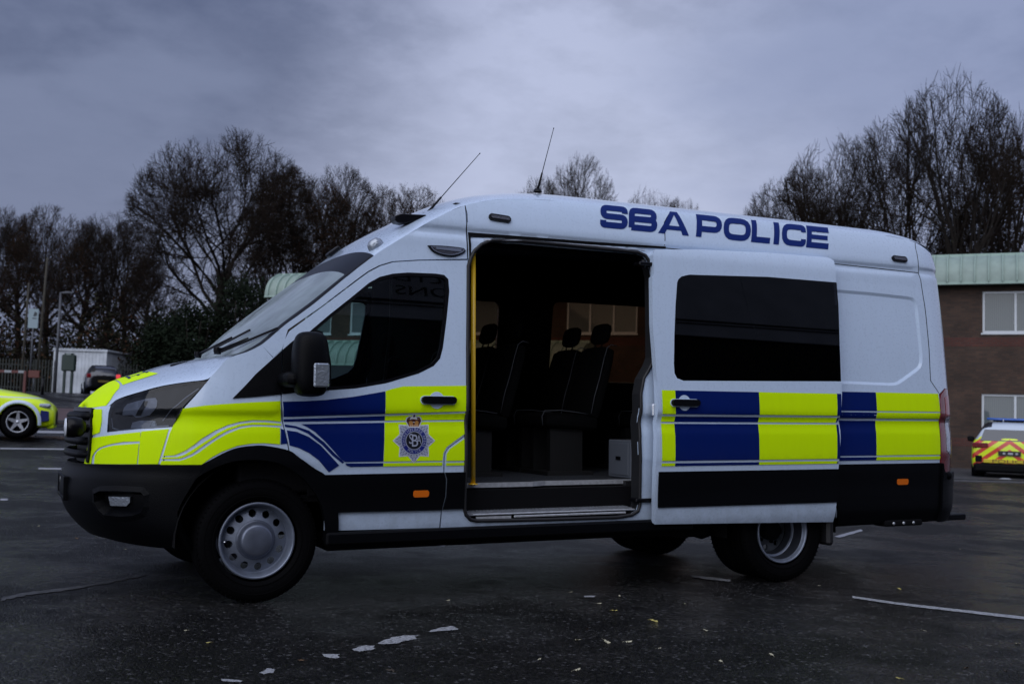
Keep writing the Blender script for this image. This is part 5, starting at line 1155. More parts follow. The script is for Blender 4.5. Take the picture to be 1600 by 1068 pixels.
for s_ in (-1, 1):
    mb = MB(); mb.box((4.135, s_*.90-.13, .15), (4.20, s_*.90+.09, .45), 0, bev=.02); mb.build('mud_flap', [RUB], van)
    # arch liners
    n_ = 20
    for (xc, zc__, rr, yo, yi) in ((.009, .36, .46, .985, .50), (3.758, .27, .49, .985, .45)):
        mb = MB(); vs_ = []
        for k in range(n_+1):
            t = R(-4+188*k/n_); vs_ += [(xc+rr*math.cos(t), s_*yo, zc__+rr*math.sin(t)), (xc+rr*math.cos(t), s_*yi, zc__+rr*math.sin(t))]
        b0 = len(vs_)-2*(n_+1)
        mb.f += []
        mb.add(vs_[b0:], [(2*k, 2*k+1, 2*k+3, 2*k+2) for k in range(n_)], 0, smooth=True)
        mb.add([(xc-rr, s_*yi, zc__-.02), (xc+rr, s_*yi, zc__-.02), (xc+rr, s_*yi, zc__+rr), (xc-rr, s_*yi, zc__+rr)], [(0, 1, 2, 3)], 0)
        mb.build('arch_liner', [MATT], van)
# body return behind the front wheel (painted inner edge of the arch)
mb = MB(); drape(mb, [(.356, .70), (.374, .60), (.384, .48), (.386, .40), (.404, .40), (.400, .50), (.392, .62), (.376, .71)], 0, side=-1, off=.004, thick=.004, gs=.03); mb.build('sill_edge', [WHITE], van)
# wheels
def tyre(mb, r, w, m=0, n=64):
    hw = w/2
    prof = [(r*.66, -hw*.80), (r*.70, -hw*.96), (r*.80, -hw*1.02), (r*.88, -hw*.99), (r*.94, -hw*.92), (r*.975, -hw*.82), (r, -hw*.66), (r, -hw*.40), (r-.008, -hw*.38), (r-.008, -hw*.32), (r, -hw*.30), (r, -hw*.05), (r-.008, -hw*.03), (r-.008, hw*.03), (r, hw*.05), (r, hw*.30), (r-.008, hw*.32), (r-.008, hw*.38), (r, hw*.40), (r, hw*.66), (r*.975, hw*.82), (r*.94, hw*.92), (r*.80, hw*1.02), (r*.70, hw*.96), (r*.66, hw*.80)]
    mb.lathe(prof, n, m)
    for rr in (.72, .86): mb.lathe([(r*rr-.003, -hw*1.012), (r*rr, -hw*1.03), (r*rr+.003, -hw*1.012)], n, m)
    for k in range(72):
        t = 2*math.pi*k/72; c_, s__ = math.cos(t), math.sin(t)
        for sg in (-1, 1):
            Mx = Matrix.Rotation(-t, 4, 'Y'); mb.box((r*.955, sg*hw*.80-.011, -.0035), (r*.984, sg*hw*.80+.011, .0035), m, Mx)
def disc_with_holes(mb, prof, nh, rh, hole_r, m=0, m2=1, n=96, y_h=0.0):
    """turned dish with round holes: the holes are cut in a flat ring by triangulation"""
    mb.lathe(prof[0], n, m); mb.lathe(prof[1], n, m)
def ring_holes(mb, r0, r1, y, nh, rc_, hr, m=0, ph=0.0, cone=0.0, depth=.012):
    P = [[(r1*math.cos(2*math.pi*i/96), r1*math.sin(2*math.pi*i/96)) for i in range(96)]]
    H = [[(r0*math.cos(2*math.pi*i/72), r0*math.sin(2*math.pi*i/72)) for i in range(72)]]
    hs = []
    for k in range(nh):
        t = 2*math.pi*(k+ph)/nh; c = [(rc_*math.cos(t)+hr*math.cos(2*math.pi*i/18), rc_*math.sin(t)+hr*math.sin(2*math.pi*i/18)) for i in range(18)]; H.append(c); hs.append(c)
    vs, Tt = tri2d(P, H, .03, .03, .5)
    yy = lambda p: y+cone*(math.hypot(*p)-r0)
    mb.add([(a, yy((a, b)), b) for a, b in vs], Tt, m, smooth=True)
    for c in hs:
        k = len(c); mb.add([(a, yy((a, b)), b) for a, b in c]+[(a, yy((a, b))+depth, b) for a, b in c], [(i, (i+1) % k, (i+1) % k+k, i+k) for i in range(k)], m)
def front_wheel(side):
    w = empty('wheel'); w.parent = van
    mb = MB(); tyre(mb, .356, .225); mb.build('tyre', [TYRE], w)
    mb = MB()
    mb.lathe([(.222, -.082), (.2225, -.092), (.215, -.097), (.208, -.094), (.205, -.080), (.198, -.072), (.196, -.045), (.190, -.030), (.186, -.026)], 72, 0)
    mb.lathe([(.205, .09), (.20, .05), (.186, .02), (.186, -.026)], 48, 0)
    ring_holes(mb, .116, .186, -.050, 12, .155, .0225, 0, .25, cone=.34)
    mb.lathe([(.116, -.050), (.114, -.053)], 60, 0)
    mb.tube([(-.196, -.07, .0), (-.185, -.10, .0)], .005, 6, 1)
    mb.build('rim', [STEEL, CHR], w)
    mb = MB(); mb.lathe([(0, -.100), (.02, -.100), (.080, -.097), (.092, -.090), (.098, -.072), (.100, -.058), (.112, -.052), (.116, -.049)], 60, 0); mb.build('hub_cap', [mat('hub_cap_silver', (.145, .165, .22), .33, .5, var=(9, .25))], w)
    mb = MB(); mb.lathe([(0, .02), (.15, .02), (.15, .05), (0, .05)], 32, 0); mb.build('brake_disc', [STEELD], w)
    return w
def rear_wheel(side):
    w = empty('wheel'); w.parent = van
    for nm, yc in (('tyre', -.0), ('tyre', .235)):
        mb = MB(); tyre(mb, .354, .195); o = mb.build(nm, [TYRE], w); o.location = (0, yc, 0)
    mb = MB()
    mb.lathe([(.2215, -.070), (.2225, -.080), (.216, -.086), (.209, -.082), (.205, -.068), (.196, -.055)], 72, 0)
    mb.lathe([(.196, -.055), (.190, -.01), (.188, .03)], 72, 1); mb.lathe([(.188, .03), (.180, .036), (.172, .038)], 72, 0); mb.lathe([(.172, .038), (.166, .060), (.160, .090)], 72, 1)
    mb.build('rim', [STEEL, mat('rim_barrel', (.045, .05, .065), .4, .4)], w)
    mb = MB()
    ring_holes(mb, .072, .160, .096, 8, .128, .021, 0, .1, depth=.02)
    mb.lathe([(.072, .096), (.072, .03), (.062, .02), (.050, .02), (.050, .0), (.0, -.002)], 36, 1)
    for k in range(6):
        t = 2*math.pi*k/6; mb.lathe([(0, .075), (.010, .075), (.011, .096)], 8, 1, Matrix.Translation((.092*math.cos(t), 0, .092*math.sin(t))))
    mb.build('wheel_centre', [STEELD, MATT], w)
    return w
fw = front_wheel(-1); fw.location = (.009, -.868, .3505); fw.scale = (.985,)*3
w2 = copy_tree(fw, van); w2.location = (.009, .868, .3505); w2.rotation_euler = (0, 0, math.pi)
rw = rear_wheel(-1); rw.location = (3.758, -.905, .2605); rw.rotation_euler = (0, R(11), 0)
w2 = copy_tree(rw, van); w2.location = (3.758, .905, .2605); w2.rotation_euler = (0, 0, math.pi)

# ------------- interior
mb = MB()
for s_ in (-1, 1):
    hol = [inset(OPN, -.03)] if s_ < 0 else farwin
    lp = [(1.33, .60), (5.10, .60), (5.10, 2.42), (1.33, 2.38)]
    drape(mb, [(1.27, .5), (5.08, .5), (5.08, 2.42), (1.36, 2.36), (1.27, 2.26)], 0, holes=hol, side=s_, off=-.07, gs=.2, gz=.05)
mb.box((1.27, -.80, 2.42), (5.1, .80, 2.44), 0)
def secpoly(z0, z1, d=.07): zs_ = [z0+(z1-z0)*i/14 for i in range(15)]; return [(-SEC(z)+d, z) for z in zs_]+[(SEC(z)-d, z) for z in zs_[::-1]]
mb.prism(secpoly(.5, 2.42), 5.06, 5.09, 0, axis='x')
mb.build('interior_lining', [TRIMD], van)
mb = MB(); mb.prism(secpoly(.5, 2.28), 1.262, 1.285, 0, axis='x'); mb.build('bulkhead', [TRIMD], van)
# floor: ribbed rubber with an aluminium nosing, and the step well
mb = MB(); mb.prism([(1.22, -.80), (1.83, -.80), (1.95, -.74), (2.56, -.74), (2.56, -.80), (5.1, -.80), (5.1, .92), (1.22, .92)], .600, .632, 0, axis='z')
for i in range(60):
    y = -.72+i*.026
    if y > .85: break
    mb.box((1.24, y, .632), (5.0, y+.011, .637), 1)
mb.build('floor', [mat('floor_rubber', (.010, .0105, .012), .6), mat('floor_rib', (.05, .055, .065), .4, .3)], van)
mb = MB(); mb.prism([(1.30, -.825), (1.835, -.825), (1.955, -.765), (2.66, -.765), (2.66, -.735), (1.95, -.735), (1.83, -.795), (1.30, -.795)], .612, .641, 0, axis='z'); mb.build('floor_nosing', [ALU], van)
mb = MB(); mb.prism([(1.22, -.815), (1.835, -.815), (1.955, -.755), (2.66, -.755), (2.66, -.72), (1.22, -.72)], .47, .611, 0, axis='z'); mb.build('step_riser', [TRIMD], van)
mb = MB(); mb.prism([(1.30, -.98), (2.50, -.98), (2.50, -.75), (1.30, -.75)], .452, .470, 0, axis='z'); 
for i in range(46): mb.box((1.36+i*.025, -.93, .470), (1.372+i*.025, -.82, .474), 0)
mb.build('step_plate', [mat('step_metal', (.34, .36, .40), .35, .5, var=(30, .3))], van)
mb = MB(); mb.box((1.34, -.985, .452), (2.52, -.965, .462), 0, bev=.003); mb.box((1.62, -1.0, .432), (2.44, -.985, .446), 0, bev=.003); mb.box((1.36, -.992, .428), (1.60, -.984, .445), 0); mb.build('sill_rail', [ALU], van)
mb = MB(); mb.tube([(1.392, -.86, .63), (1.385, -.86, 1.2), (1.375, -.855, 2.15)], .0155, 14); mb.lathe([(.03, .0), (.03, .006), (.0, .006)], 14, 0, Matrix.Translation((1.392, -.86, .636)) @ Matrix.Rotation(R(90), 4, 'X')); mb.build('grab_pole', [mat('pole_yellow', (.85, .52, .015), .4, coat=.3)], van)
LK = mat('locker_grey', (.12, .135, .165), .5, .1)
mb = MB(); mb.box((2.645, -.73, .64), (2.90, -.42, .905), 0, bev=.006); lk = mb.build('locker', [LK], van)
mb = MB(); mb.box((2.639, -.70, .66), (2.645, -.45, .885), 0, bev=.003); mb.box((2.633, -.60, .765), (2.640, -.54, .79), 1); mb.build('locker_door', [LK, BLK2], lk)
SEATM = mat('seat_cloth', (.003, .0033, .004), .9, bump=(200, .4), spec=.1); PIPE = mat('seat_piping', (.06, .066, .08), .6)
def seat(x, y, hwid=.225):
    s = empty('seat'); s.parent = van; s.location = (x, y, .637)
    mb = MB(); mb.box((-.05, -hwid, .34), (.42, hwid, .47), 0, Matrix.Rotation(R(4), 4, 'Y'), bev=.03); mb.build('cushion', [SEATM], s, sub=1)
    MBk = Matrix.Translation((.40, 0, .42)) @ Matrix.Rotation(R(15), 4, 'Y')
    mb = MB(); mb.box((-.05, -hwid, -.02), (.06, hwid, .56), 0, MBk, bev=.03); mb.build('backrest', [SEATM], s, sub=1)
    mb = MB(); mb.box((-.045, -.13, .575), (.04, .13, .75), 0, MBk, bev=.035); mb.tube([(0, -.05, .5), (0, -.05, .62)], .007, 6, M=MBk); mb.tube([(0, .05, .5), (0, .05, .62)], .007, 6, M=MBk); mb.build('headrest', [SEATM], s, sub=1)
    mb = MB(); mb.box((.05, -hwid+.06, 0), (.32, -hwid+.12, .34), 0); mb.box((.05, hwid-.12, 0), (.32, hwid-.06, .34), 0); mb.box((.0, -hwid, .0), (.38, hwid, .03), 0); mb.build('pedestal', [mat('seat_frame', (.006, .006, .007), .6)], s)
    mb = MB(); e = hwid+.004
    pts = [(-.045, -e, .36), (-.052, -e, .43), (-.03, -e, .470), (.10, -e, .474), (.22, -e, .462), (.33, -e, .447)]
    mb.tube(pts, .0032, 5); bp_ = [MBk @ Vector(q) for q in ((-.050, -e, .02), (-.056, -e, .15), (-.050, -e, .30), (-.052, -e, .44), (-.048, -e, .53), (-.02, -e, .562), (.03, -e, .565))]
    mb.tube(bp_, .0032, 5); mb.build('piping', [PIPE], s)
    return s
s0 = seat(1.53, .03)
for (x, y) in ((1.53, .50), (2.27, .03), (2.27, .50), (3.2, .03), (3.2, .50)):
    c_ = copy_tree(s0, van); c_.location = (x, y, .637)
# cab
mb = MB(); mb.box((.72, -.75, .50), (1.19, .75, .62), 0)
for yy in (-.45, .45): pass
mb.prism([(-.12, 1.36), (.10, 1.33), (.34, 1.25), (.42, 1.13), (.40, .62), (-.1, .60)], -.93, .93, 0); mb.build('dashboard', [TRIMD], van, bevel=.02)
mb = MB(); c_ = [Matrix.Translation((.55, .42, 1.20)) @ Matrix.Rotation(R(-62), 4, 'Y') @ Vector((.20*math.cos(R(a)), .20*math.sin(R(a)), 0)) for a in range(0, 360, 15)]
mb.tube(c_, .014, 8, closed=True); mb.tube([(.55, .42, 1.20), (.38, .42, 1.12)], .03, 8); mb.tube([c_[0], (.55, .42, 1.20)], .012, 6); mb.tube([c_[8], (.55, .42, 1.20)], .012, 6); mb.tube([c_[16], (.55, .42, 1.20)], .012, 6); mb.build('steering_wheel', [BLK], van)
for y in (-.42, .45):
    c_ = copy_tree(s0, van); c_.location = (.70, y, .52)
mb = MB(); mb.box((.0, -.92, .56), (1.2, .92, .60), 0); mb.box((.30, -.955, 1.18), (1.2, -.93, 1.24), 0, bev=.01); mb.box((.30, -.955, .6), (1.2, -.93, 1.18), 0); mb.box((.30, .93, .6), (1.2, .955, 1.2), 0); mb.build('cab_lining', [TRIMD], van)
mb = MB(); drape(mb, [(.3, 1.0), (1.25, 1.0), (1.25, 2.02), (.80, 1.99), (.3, 1.65)], 0, holes=[inset(winf, -.02)], side=1, off=-.05); drape(mb, [(.3, 1.0), (1.19, 1.0), (1.19, 2.02), (.80, 1.99), (.3, 1.65)], 0, holes=[inset(T['window_front'], .012)], side=-1, off=-.05); mb.build('door_lining', [TRIMD], van)

# ------------- lettering
def stroke_quads(path, t, closed=False):
    n = len(path); P = [Vector(p) for p in path]; L = []; Rr = []
    for i in range(n):
        if closed: a, c = P[i-1], P[(i+1) % n]
        else: a, c = P[max(i-1, 0)], P[min(i+1, n-1)]
        d1 = (P[i]-a) if (P[i]-a).length > 1e-9 else (c-P[i]); d2 = (c-P[i]) if (c-P[i]).length > 1e-9 else d1
        d1 = d1.normalized(); d2 = d2.normalized(); n1 = Vector((-d1.y, d1.x)); n2 = Vector((-d2.y, d2.x)); m = (n1+n2).normalized(); k = t/2/max(.4, m.dot(n1))
        L.append(tuple(P[i]+m*k)); Rr.append(tuple(P[i]-m*k))
    if closed: return [[L[i], L[(i+1) % n], Rr[(i+1) % n], Rr[i]] for i in range(n)]
    return [[L[i], L[i+1], Rr[i+1], Rr[i]] for i in range(n-1)]
def rpath(pts, r, closed=False, n=4):
    """round the inner corners of a path"""
    o = []; k = len(pts)
    for i, p in enumerate(pts):
        if not closed and i in (0, k-1): o.append(p); continue
        a = Vector(pts[i-1]); b = Vector(p); c = Vector(pts[(i+1) % k])
        rr = min(r, (a-b).length*.5, (c-b).length*.5); p0 = b+(a-b).normalized()*rr; p1 = b+(c-b).normalized()*rr
        for q in range(n+1): t = q/n; o.append(tuple(p0*(1-t)**2+b*2*t*(1-t)+p1*t*t))
    return o
def letter(ch, w, h):
    t = .255*h; a = t/2; m = h/2; r = .34*h
    if ch == 'S': return stroke_quads(rpath([(w-a, .68*h), (w-a, h-a), (a, h-a), (a, m), (w-a, m), (w-a, a), (a, a), (a, .32*h)], r*.8), t)
    if ch == 'B': return stroke_quads(rpath([(a, a), (a, h-a), (w-a*1.2, h-a), (w-a*1.2, m+.02*h), (a, m)], r*.55), t)[0:]+stroke_quads(rpath([(a, m), (w-a, m), (w-a, a), (a, a)], r*.6), t)
    if ch == 'A': return [[(0, 0), (1.15*t, 0), (w*.5+.25*t, h), (w*.5-.62*t, h)], [(w, 0), (w-1.15*t, 0), (w*.5-.25*t, h), (w*.5+.62*t, h)], [(w*.2, .18*h), (w*.8, .18*h), (w*.75, .36*h), (w*.25, .36*h)]]
    if ch == 'P': return stroke_quads([(a, 0), (a, h)], t)+stroke_quads(rpath([(a, h-a), (w-a, h-a), (w-a, .36*h), (a, .36*h)], r*.75), t)
    if ch == 'O': return stroke_quads(rpath([(a, a), (a, h-a), (w-a, h-a), (w-a, a)], r, True), t, True)
    if ch == 'L': return stroke_quads([(a, h), (a, a), (w, a)], t)
    if ch == 'I': return [[(w*.16, 0), (w*.84, 0), (w*.84, h), (w*.16, h)]]
    if ch == 'C': return stroke_quads(rpath([(w-a, .66*h), (w-a, h-a), (a, h-a), (a, a), (w-a, a), (w-a, .34*h)], r), t)
    if ch == 'E': return stroke_quads([(w, h-a), (a, h-a), (a, a), (w, a)], t)+[[(t*.9, m-.10*h), (w*.94, m-.10*h), (w*.94, m+.10*h), (t*.9, m+.10*h)]]
lm = MB()
for ch in 'SBAPOLICE':
    q = T['L_'+ch]; (xtl, ztl), (xbl, zbl), (xtr, ztr), (xbr, zbr) = q[2], q[3], q[4], q[5]
    h = .185; w = (xtr-xtl+xbr-xbl)/2
    polys = letter(ch, w*(.86 if ch == 'L' else 1), h)
    def mp(p):
        u, v = p[0]/w, p[1]/h; return (xbl+(xbr-xbl)*u+(xtl-xbl)*v, zbl+(ztl-zbl)*v)
    drape(lm, [[mp(p) for p in P] for P in polys], 0, side=-1, off=.003, gs=.04, gz=.03, step=.03)
lm.build('roof_lettering', [mat('letter_blue', (.001, .017, .15), .5, spec=.2)], van)
def flat_text(body, size=1.0, align='CENTER'):
    c = bpy.data.curves.new('t', 'FONT'); c.body = body; c.size = size; c.align_x = align; c.align_y = 'CENTER'; c.resolution_u = 3
    o = bpy.data.objects.new('t', c); COL.objects.link(o); dg = bpy.context.evaluated_depsgraph_get(); me = o.evaluated_get(dg).to_mesh()
    v = [tuple(q.co) for q in me.vertices]; f = [tuple(p.vertices) for p in me.polygons]
    o.evaluated_get(dg).to_mesh_clear(); bpy.data.objects.remove(o); bpy.data.curves.remove(c)
    return v, f
def put_text(mb, body, size, fn, m, sx=1.0):
    v, f = flat_text(body, size); mb.add([fn(p[0]*sx, p[1]) for p in v], f, m)
# crest on the door: (0,0) = centre of its disc
cr = MB(); cx0, cz0 = .926, .919
def CM(off): return lambda a, b: S_pt(cx0+a, cz0+b, -1, off)[0]
def ring8(R0, R1, n=8, ph=90): return [((R0 if i % 2 == 0 else R1)*math.cos(R(ph+i*180/n)), (R0 if i % 2 == 0 else R1)*math.sin(R(ph+i*180/n))) for i in range(2*n)]
def cadd(P, m, off, holes=()): drape(cr, [(cx0+a, cz0+b) for a, b in P], m, holes=[[(cx0+a, cz0+b) for a, b in h] for h in holes], side=-1, off=off, gs=.05, gz=.05, step=.03)
st = ring8(.128, .094)
cadd(inset(st, -.006), 0, .0048); cadd(st, 1, .0053)
random.seed(5)
for i in range(16):      # engraved facets of the star
    t = R(90+i*22.5); 
    for rr in (.088, .097, .106, .115):
        if i % 2 and rr > .10: continue
        for w_ in ((-.010, .010) if rr > .10 else (-.016, 0, .016)):
            a = rr*math.cos(t)-w_*math.sin(t); b = rr*math.sin(t)+w_*math.cos(t); d = .0028
            cadd([(a-d, b), (a, b-d), (a+d, b), (a, b+d)], 2, .0056)
cadd(circ(0, 0, .084, 36), 1, .0058); cadd(circ(0, 0, .080, 36), 3, .0062); cadd(circ(0, 0, .056, 32), 1, .0066); cadd(circ(0, 0, .052, 32), 2, .0070)
fr_ = CM(.0074)
for word, amid, sgn in (('SOVEREIGN', 155, -1), ('BASE', 65, -1), ('AREAS', -3, -1)):
    n = len(word); step_ = 12.6
    for i, ch in enumerate(word):
        t = R(amid-(i-(n-1)/2)*step_); rr = .0672
        def fn(a, b, t=t, rr=rr): 
            q = t-math.pi/2; return fr_(rr*math.cos(t)+a*math.cos(q)-b*math.sin(q), rr*math.sin(t)+a*math.sin(q)+b*math.cos(q))
        put_text(cr, ch, .0235, fn, 1)
for i, ch in enumerate('POLICE'):
    t = R(270+(i-2.5)*13); rr = .0672
    def fn(a, b, t=t, rr=rr):
        q = t+math.pi/2; return fr_(rr*math.cos(t)+a*math.cos(q)-b*math.sin(q), rr*math.sin(t)+a*math.sin(q)+b*math.cos(q))
    put_text(cr, ch, .0225, fn, 1)
for ch, a0_, b0_, sz, sx in (('S', -.021, .008, .085, .75), ('B', .003, -.004, .105, .80), ('A', .030, .004, .075, .62)):
    put_text(cr, ch, sz, lambda a, b, a0_=a0_, b0_=b0_: CM(.0076+.0002*(a0_ > 0))(a+a0_, b+b0_), 1, sx)
# crown
cw = [(-.030, .083), (-.047, .118), (-.044, .136), (-.028, .146), (-.010, .140), (-.006, .146), (-.006, .158), (.006, .158), (.006, .146), (.010, .140), (.028, .146), (.044, .136), (.047, .118), (.030, .083)]
cadd(inset(cw, -.006), 0, .0064)
cadd(cw, 4, .0068); cadd([(-.027, .090), (-.032, .112), (-.020, .122), (-.006, .112), (-.005, .090)], 5, .0072); cadd([(.027, .090), (.032, .112), (.020, .122), (.006, .112), (.005, .090)], 5, .0072)
cadd([(-.029, .084), (.029, .084), (.031, .094), (-.031, .094)], 5, .0074)
for a in (-.020, -.007, .007, .020): cadd(circ(a, .089, .0028, 8), 0, .0078)
for a in (-.030, -.012, .012, .030): cadd(circ(a, .132 if abs(a) > .02 else .128, .003, 8), 5, .0076)
cadd([(-.003, .140), (.003, .140), (.003, .160), (-.003, .160)], 2, .0072)
cr.build('crest', [mat('crest_white', (.66, .68, .74), .4), mat('crest_silver', (.36, .39, .50), .4), mat('crest_black', (.006, .007, .012), .4), mat('crest_blue', (.010, .018, .19), .4), mat('crest_maroon', (.055, .010, .012), .5), mat('crest_gold', (.42, .20, .05), .45)], van)
# word on the bonnet
bl = MB()
def BM(a, b): return T_pt(-.60-b, yv(-.6-b, a*1.0), off=.0045)[0]
put_text(bl, 'POLICE', .17, lambda a, b: BM(-a, -b), 0, 1.35); bl.build('bonnet_lettering', [mat('letter_blue')], van)

# ------------------------------------------------------------------ other vehicles
def car_parts(root, st, mats, body_m, wheels, glass_range, wr=.33, rimc=None, spokes=5):
    """st: stations (x, half width, low z, shoulder z, top z, top half width) from rear to front"""
    rings = []
    for (x, w, zl, zs, zt, tw) in st:
        h = [(0, zl), (w*.80, zl), (w*.96, zl+.05), (w, zl+.18), (w, (zl+zs)/2+.05), (w*.985, zs-.06), (w*.95, zs), (tw+(w*.95-tw)*.62, zs+(zt-zs)*.33), (tw+(w*.95-tw)*.22, zs+(zt-zs)*.72), (tw*.97, zt-.02), (tw*.75, zt+.02), (0, zt+.03)]
        rings.append([(x, y, z) for y, z in h]+[(x, -y, z) for y, z in h[::-1][1:-1]])
    n = len(rings[0]); mb = MB(); vs = [p for r in rings for p in r]; F = []; M_ = []
    for i in range(len(rings)-1):
        for k in range(n):
            k2 = (k+1) % n; F.append((i*n+k, i*n+k2, (i+1)*n+k2, (i+1)*n+k)); M_.append(body_m(i, k if k <= 11 else 22-k))
    F.append(tuple(range(n))[::-1]); M_.append(body_m(-1, 0)); F.append(tuple((len(rings)-1)*n+k for k in range(n))); M_.append(body_m(99, 0))
    mb.add(vs, F, 0, smooth=True); mb.m = M_
    o = mb.build('body', mats, root, sub=2)
    import bmesh
    def fixn(ob):
        bb = bmesh.new(); bb.from_mesh(ob.data); bmesh.ops.recalc_face_normals(bb, faces=bb.faces); bb.to_mesh(ob.data); bb.free()
    fixn(o); cut = MB()
    for (wx, wy) in wheels:
        s0 = 1 if wy > 0 else -1; cut.prism([(wx+wr*1.14*math.cos(2*math.pi*q/32), wr+wr*1.14*math.sin(2*math.pi*q/32)) for q in range(32)], .50*s0, 1.3*s0, 0)
    co_ = cut.build('cutter', [BLK2]); fixn(co_); co_.parent = root; bm_ = o.modifiers.new('c', 'BOOLEAN'); bm_.operation = 'DIFFERENCE'; bm_.object = co_; bm_.solver = 'EXACT'
    dg = bpy.context.evaluated_depsgraph_get(); nm = bpy.data.meshes.new_from_object(o.evaluated_get(dg)); o.modifiers.clear(); o.data = nm; bpy.data.objects.remove(co_)
    for (wx, wy) in wheels:
        w = empty('wheel'); w.parent = root; w.location = (wx, wy, wr); 
        if wy > 0: w.rotation_euler = (0, 0, math.pi)
        t = MB(); hw = .105; t.lathe([(wr*.66, -hw*.8), (wr*.72, -hw), (wr*.92, -hw), (wr, -hw*.75), (wr, hw*.75), (wr*.92, hw), (wr*.66, hw*.8)], 36); t.build('tyre', [TYRE], w)
        r = MB(); r.lathe([(wr*.67, -hw*.75), (wr*.68, -hw*.95), (wr*.63, -hw*.9), (wr*.60, -hw*.3), (wr*.58, 0.02)], 36); r.lathe([(0, .02), (wr*.60, .02)], 24, 1)
        r.lathe([(0, -hw*.75), (wr*.12, -hw*.72), (wr*.16, -hw*.4)], 16)
        for k in range(spokes):
            a = 2*math.pi*k/spokes+.3; Mx = Matrix.Rotation(-a, 4, 'Y')
            r.add([(wr*.08, -hw*.7, -.045), (wr*.08, -hw*.7, .045), (wr*.61, -hw*.78, .022), (wr*.61, -hw*.78, -.022), (wr*.08, -hw*.1, -.045), (wr*.08, -hw*.1, .045), (wr*.61, -hw*.1, .022), (wr*.61, -hw*.1, -.022)], [(0, 1, 2, 3), (0, 3, 7, 4), (1, 5, 6, 2), (2, 6, 7, 3)], 0, M=Mx)
        r.build('rim', [rimc or STEEL, MATT], w)
        a = MB(); a.lathe([(0, hw*2), (wr*1.13, hw*2), (wr*1.13, -hw*.55)], 30, 0); a.build('wheel_arch', [MATT], w)
    return rings
def livery_mat(name, kind):
    m = bpy.data.materials.new(name); m.use_nodes = True; t = m.node_tree; b = t.nodes['Principled BSDF']; co = N(t, 'ShaderNodeTexCoord'); s = N(t, 'ShaderNodeSeparateXYZ'); t.links.new(co.outputs['Object'], s.inputs[0]); X, Y, Z = s.outputs
    mt = lambda op, a, b_=None: M2(op, a, b_, nt=t)
    mx = N(t, 'ShaderNodeMix', data_type='RGBA'); mx2 = N(t, 'ShaderNodeMix', data_type='RGBA')
    if kind == 'side':
        ph = mt('FRACT', mt('DIVIDE', mt('ADD', X, 2.1), 3.0)); f = mt('GREATER_THAN', ph, .7); mx.inputs[6].default_value = (.72, .95, .0, 1); mx.inputs[7].default_value = (.004, .05, .30, 1); t.links.new(f, mx.inputs[0])
        line = mt('LESS_THAN', mt('ABSOLUTE', mt('SUBTRACT', Z, .86)), .012); up = mt('GREATER_THAN', Z, 1.02)
        f2 = mt('MAXIMUM', line, up); mx2.inputs[7].default_value = (.55, .62, .70, 1)
    else:
        q = mt('FRACT', mt('DIVIDE', mt('ADD', mt('MULTIPLY', mt('ABSOLUTE', Y), .75), Z), .26)); f = mt('GREATER_THAN', q, .52); mx.inputs[6].default_value = (.72, .90, .0, 1); mx.inputs[7].default_value = (.62, .045, .02, 1); t.links.new(f, mx.inputs[0])
        f2 = mt('GREATER_THAN', Z, 1.24); mx2.inputs[7].default_value = (.50, .58, .66, 1)
    t.links.new(f2, mx2.inputs[0]); t.links.new(mx.outputs[2], mx2.inputs[6]); t.links.new(mx2.outputs[2], b.inputs['Base Color']); b.inputs['Roughness'].default_value = .35; b.inputs['Coat Weight'].default_value = .6
    return m
LS, LR = livery_mat('car_side_squares', 'side'), livery_mat('car_rear_chevrons', 'rear')
# police car seen from behind, right edge
def heading(u, Z): p = at(u, 640, Z); return p
pR = at(1577, 740, 30.4); yaw = math.atan2(CF.y+CR.y*.45, CF.x+CR.x*.45)
rc_ = empty('police_car', (pR.x, pR.y, gz(pR.x, pR.y)), yaw, 'police car seen from behind at the right edge, red and yellow chevrons, blue light bar', 'car')
stR = [(-2.20, .80, .34, .80, .90, .70), (-2.16, .86, .26, .88, 1.0, .72), (-2.08, .90, .22, .93, 1.10, .70), (-1.90, .92, .20, .96, 1.36, .64), (-1.55, .925, .19, .97, 1.47, .62), (-.4, .93, .19, .96, 1.50, .62), (.35, .93, .19, .95, 1.44, .60), (.80, .92, .19, .94, 1.20, .62), (1.15, .91, .19, .90, .98, .70), (1.8, .88, .22, .80, .86, .66), (2.05, .80, .28, .66, .72, .6)]
def bmR(i, k):
    if i == -1: return 1
    if 6 <= k <= 9 and 3 <= i <= 6: return 2
    if k < 2: return 3
    return 1 if i <= 1 else 0
car_parts(rc_, stR, [LS, LR, BLK2, BLK], bmR, [(-1.35, -.82), (-1.35, .82), (1.35, -.82), (1.35, .82)], None)
mb = MB(); mb.prism([(-.66, 1.27), (.66, 1.27), (.76, .96), (-.76, .96)], 0, .02, 0, Matrix.Translation((-2.145, 0, 0)) @ Matrix.Rotation(R(-90), 4, 'Z'))
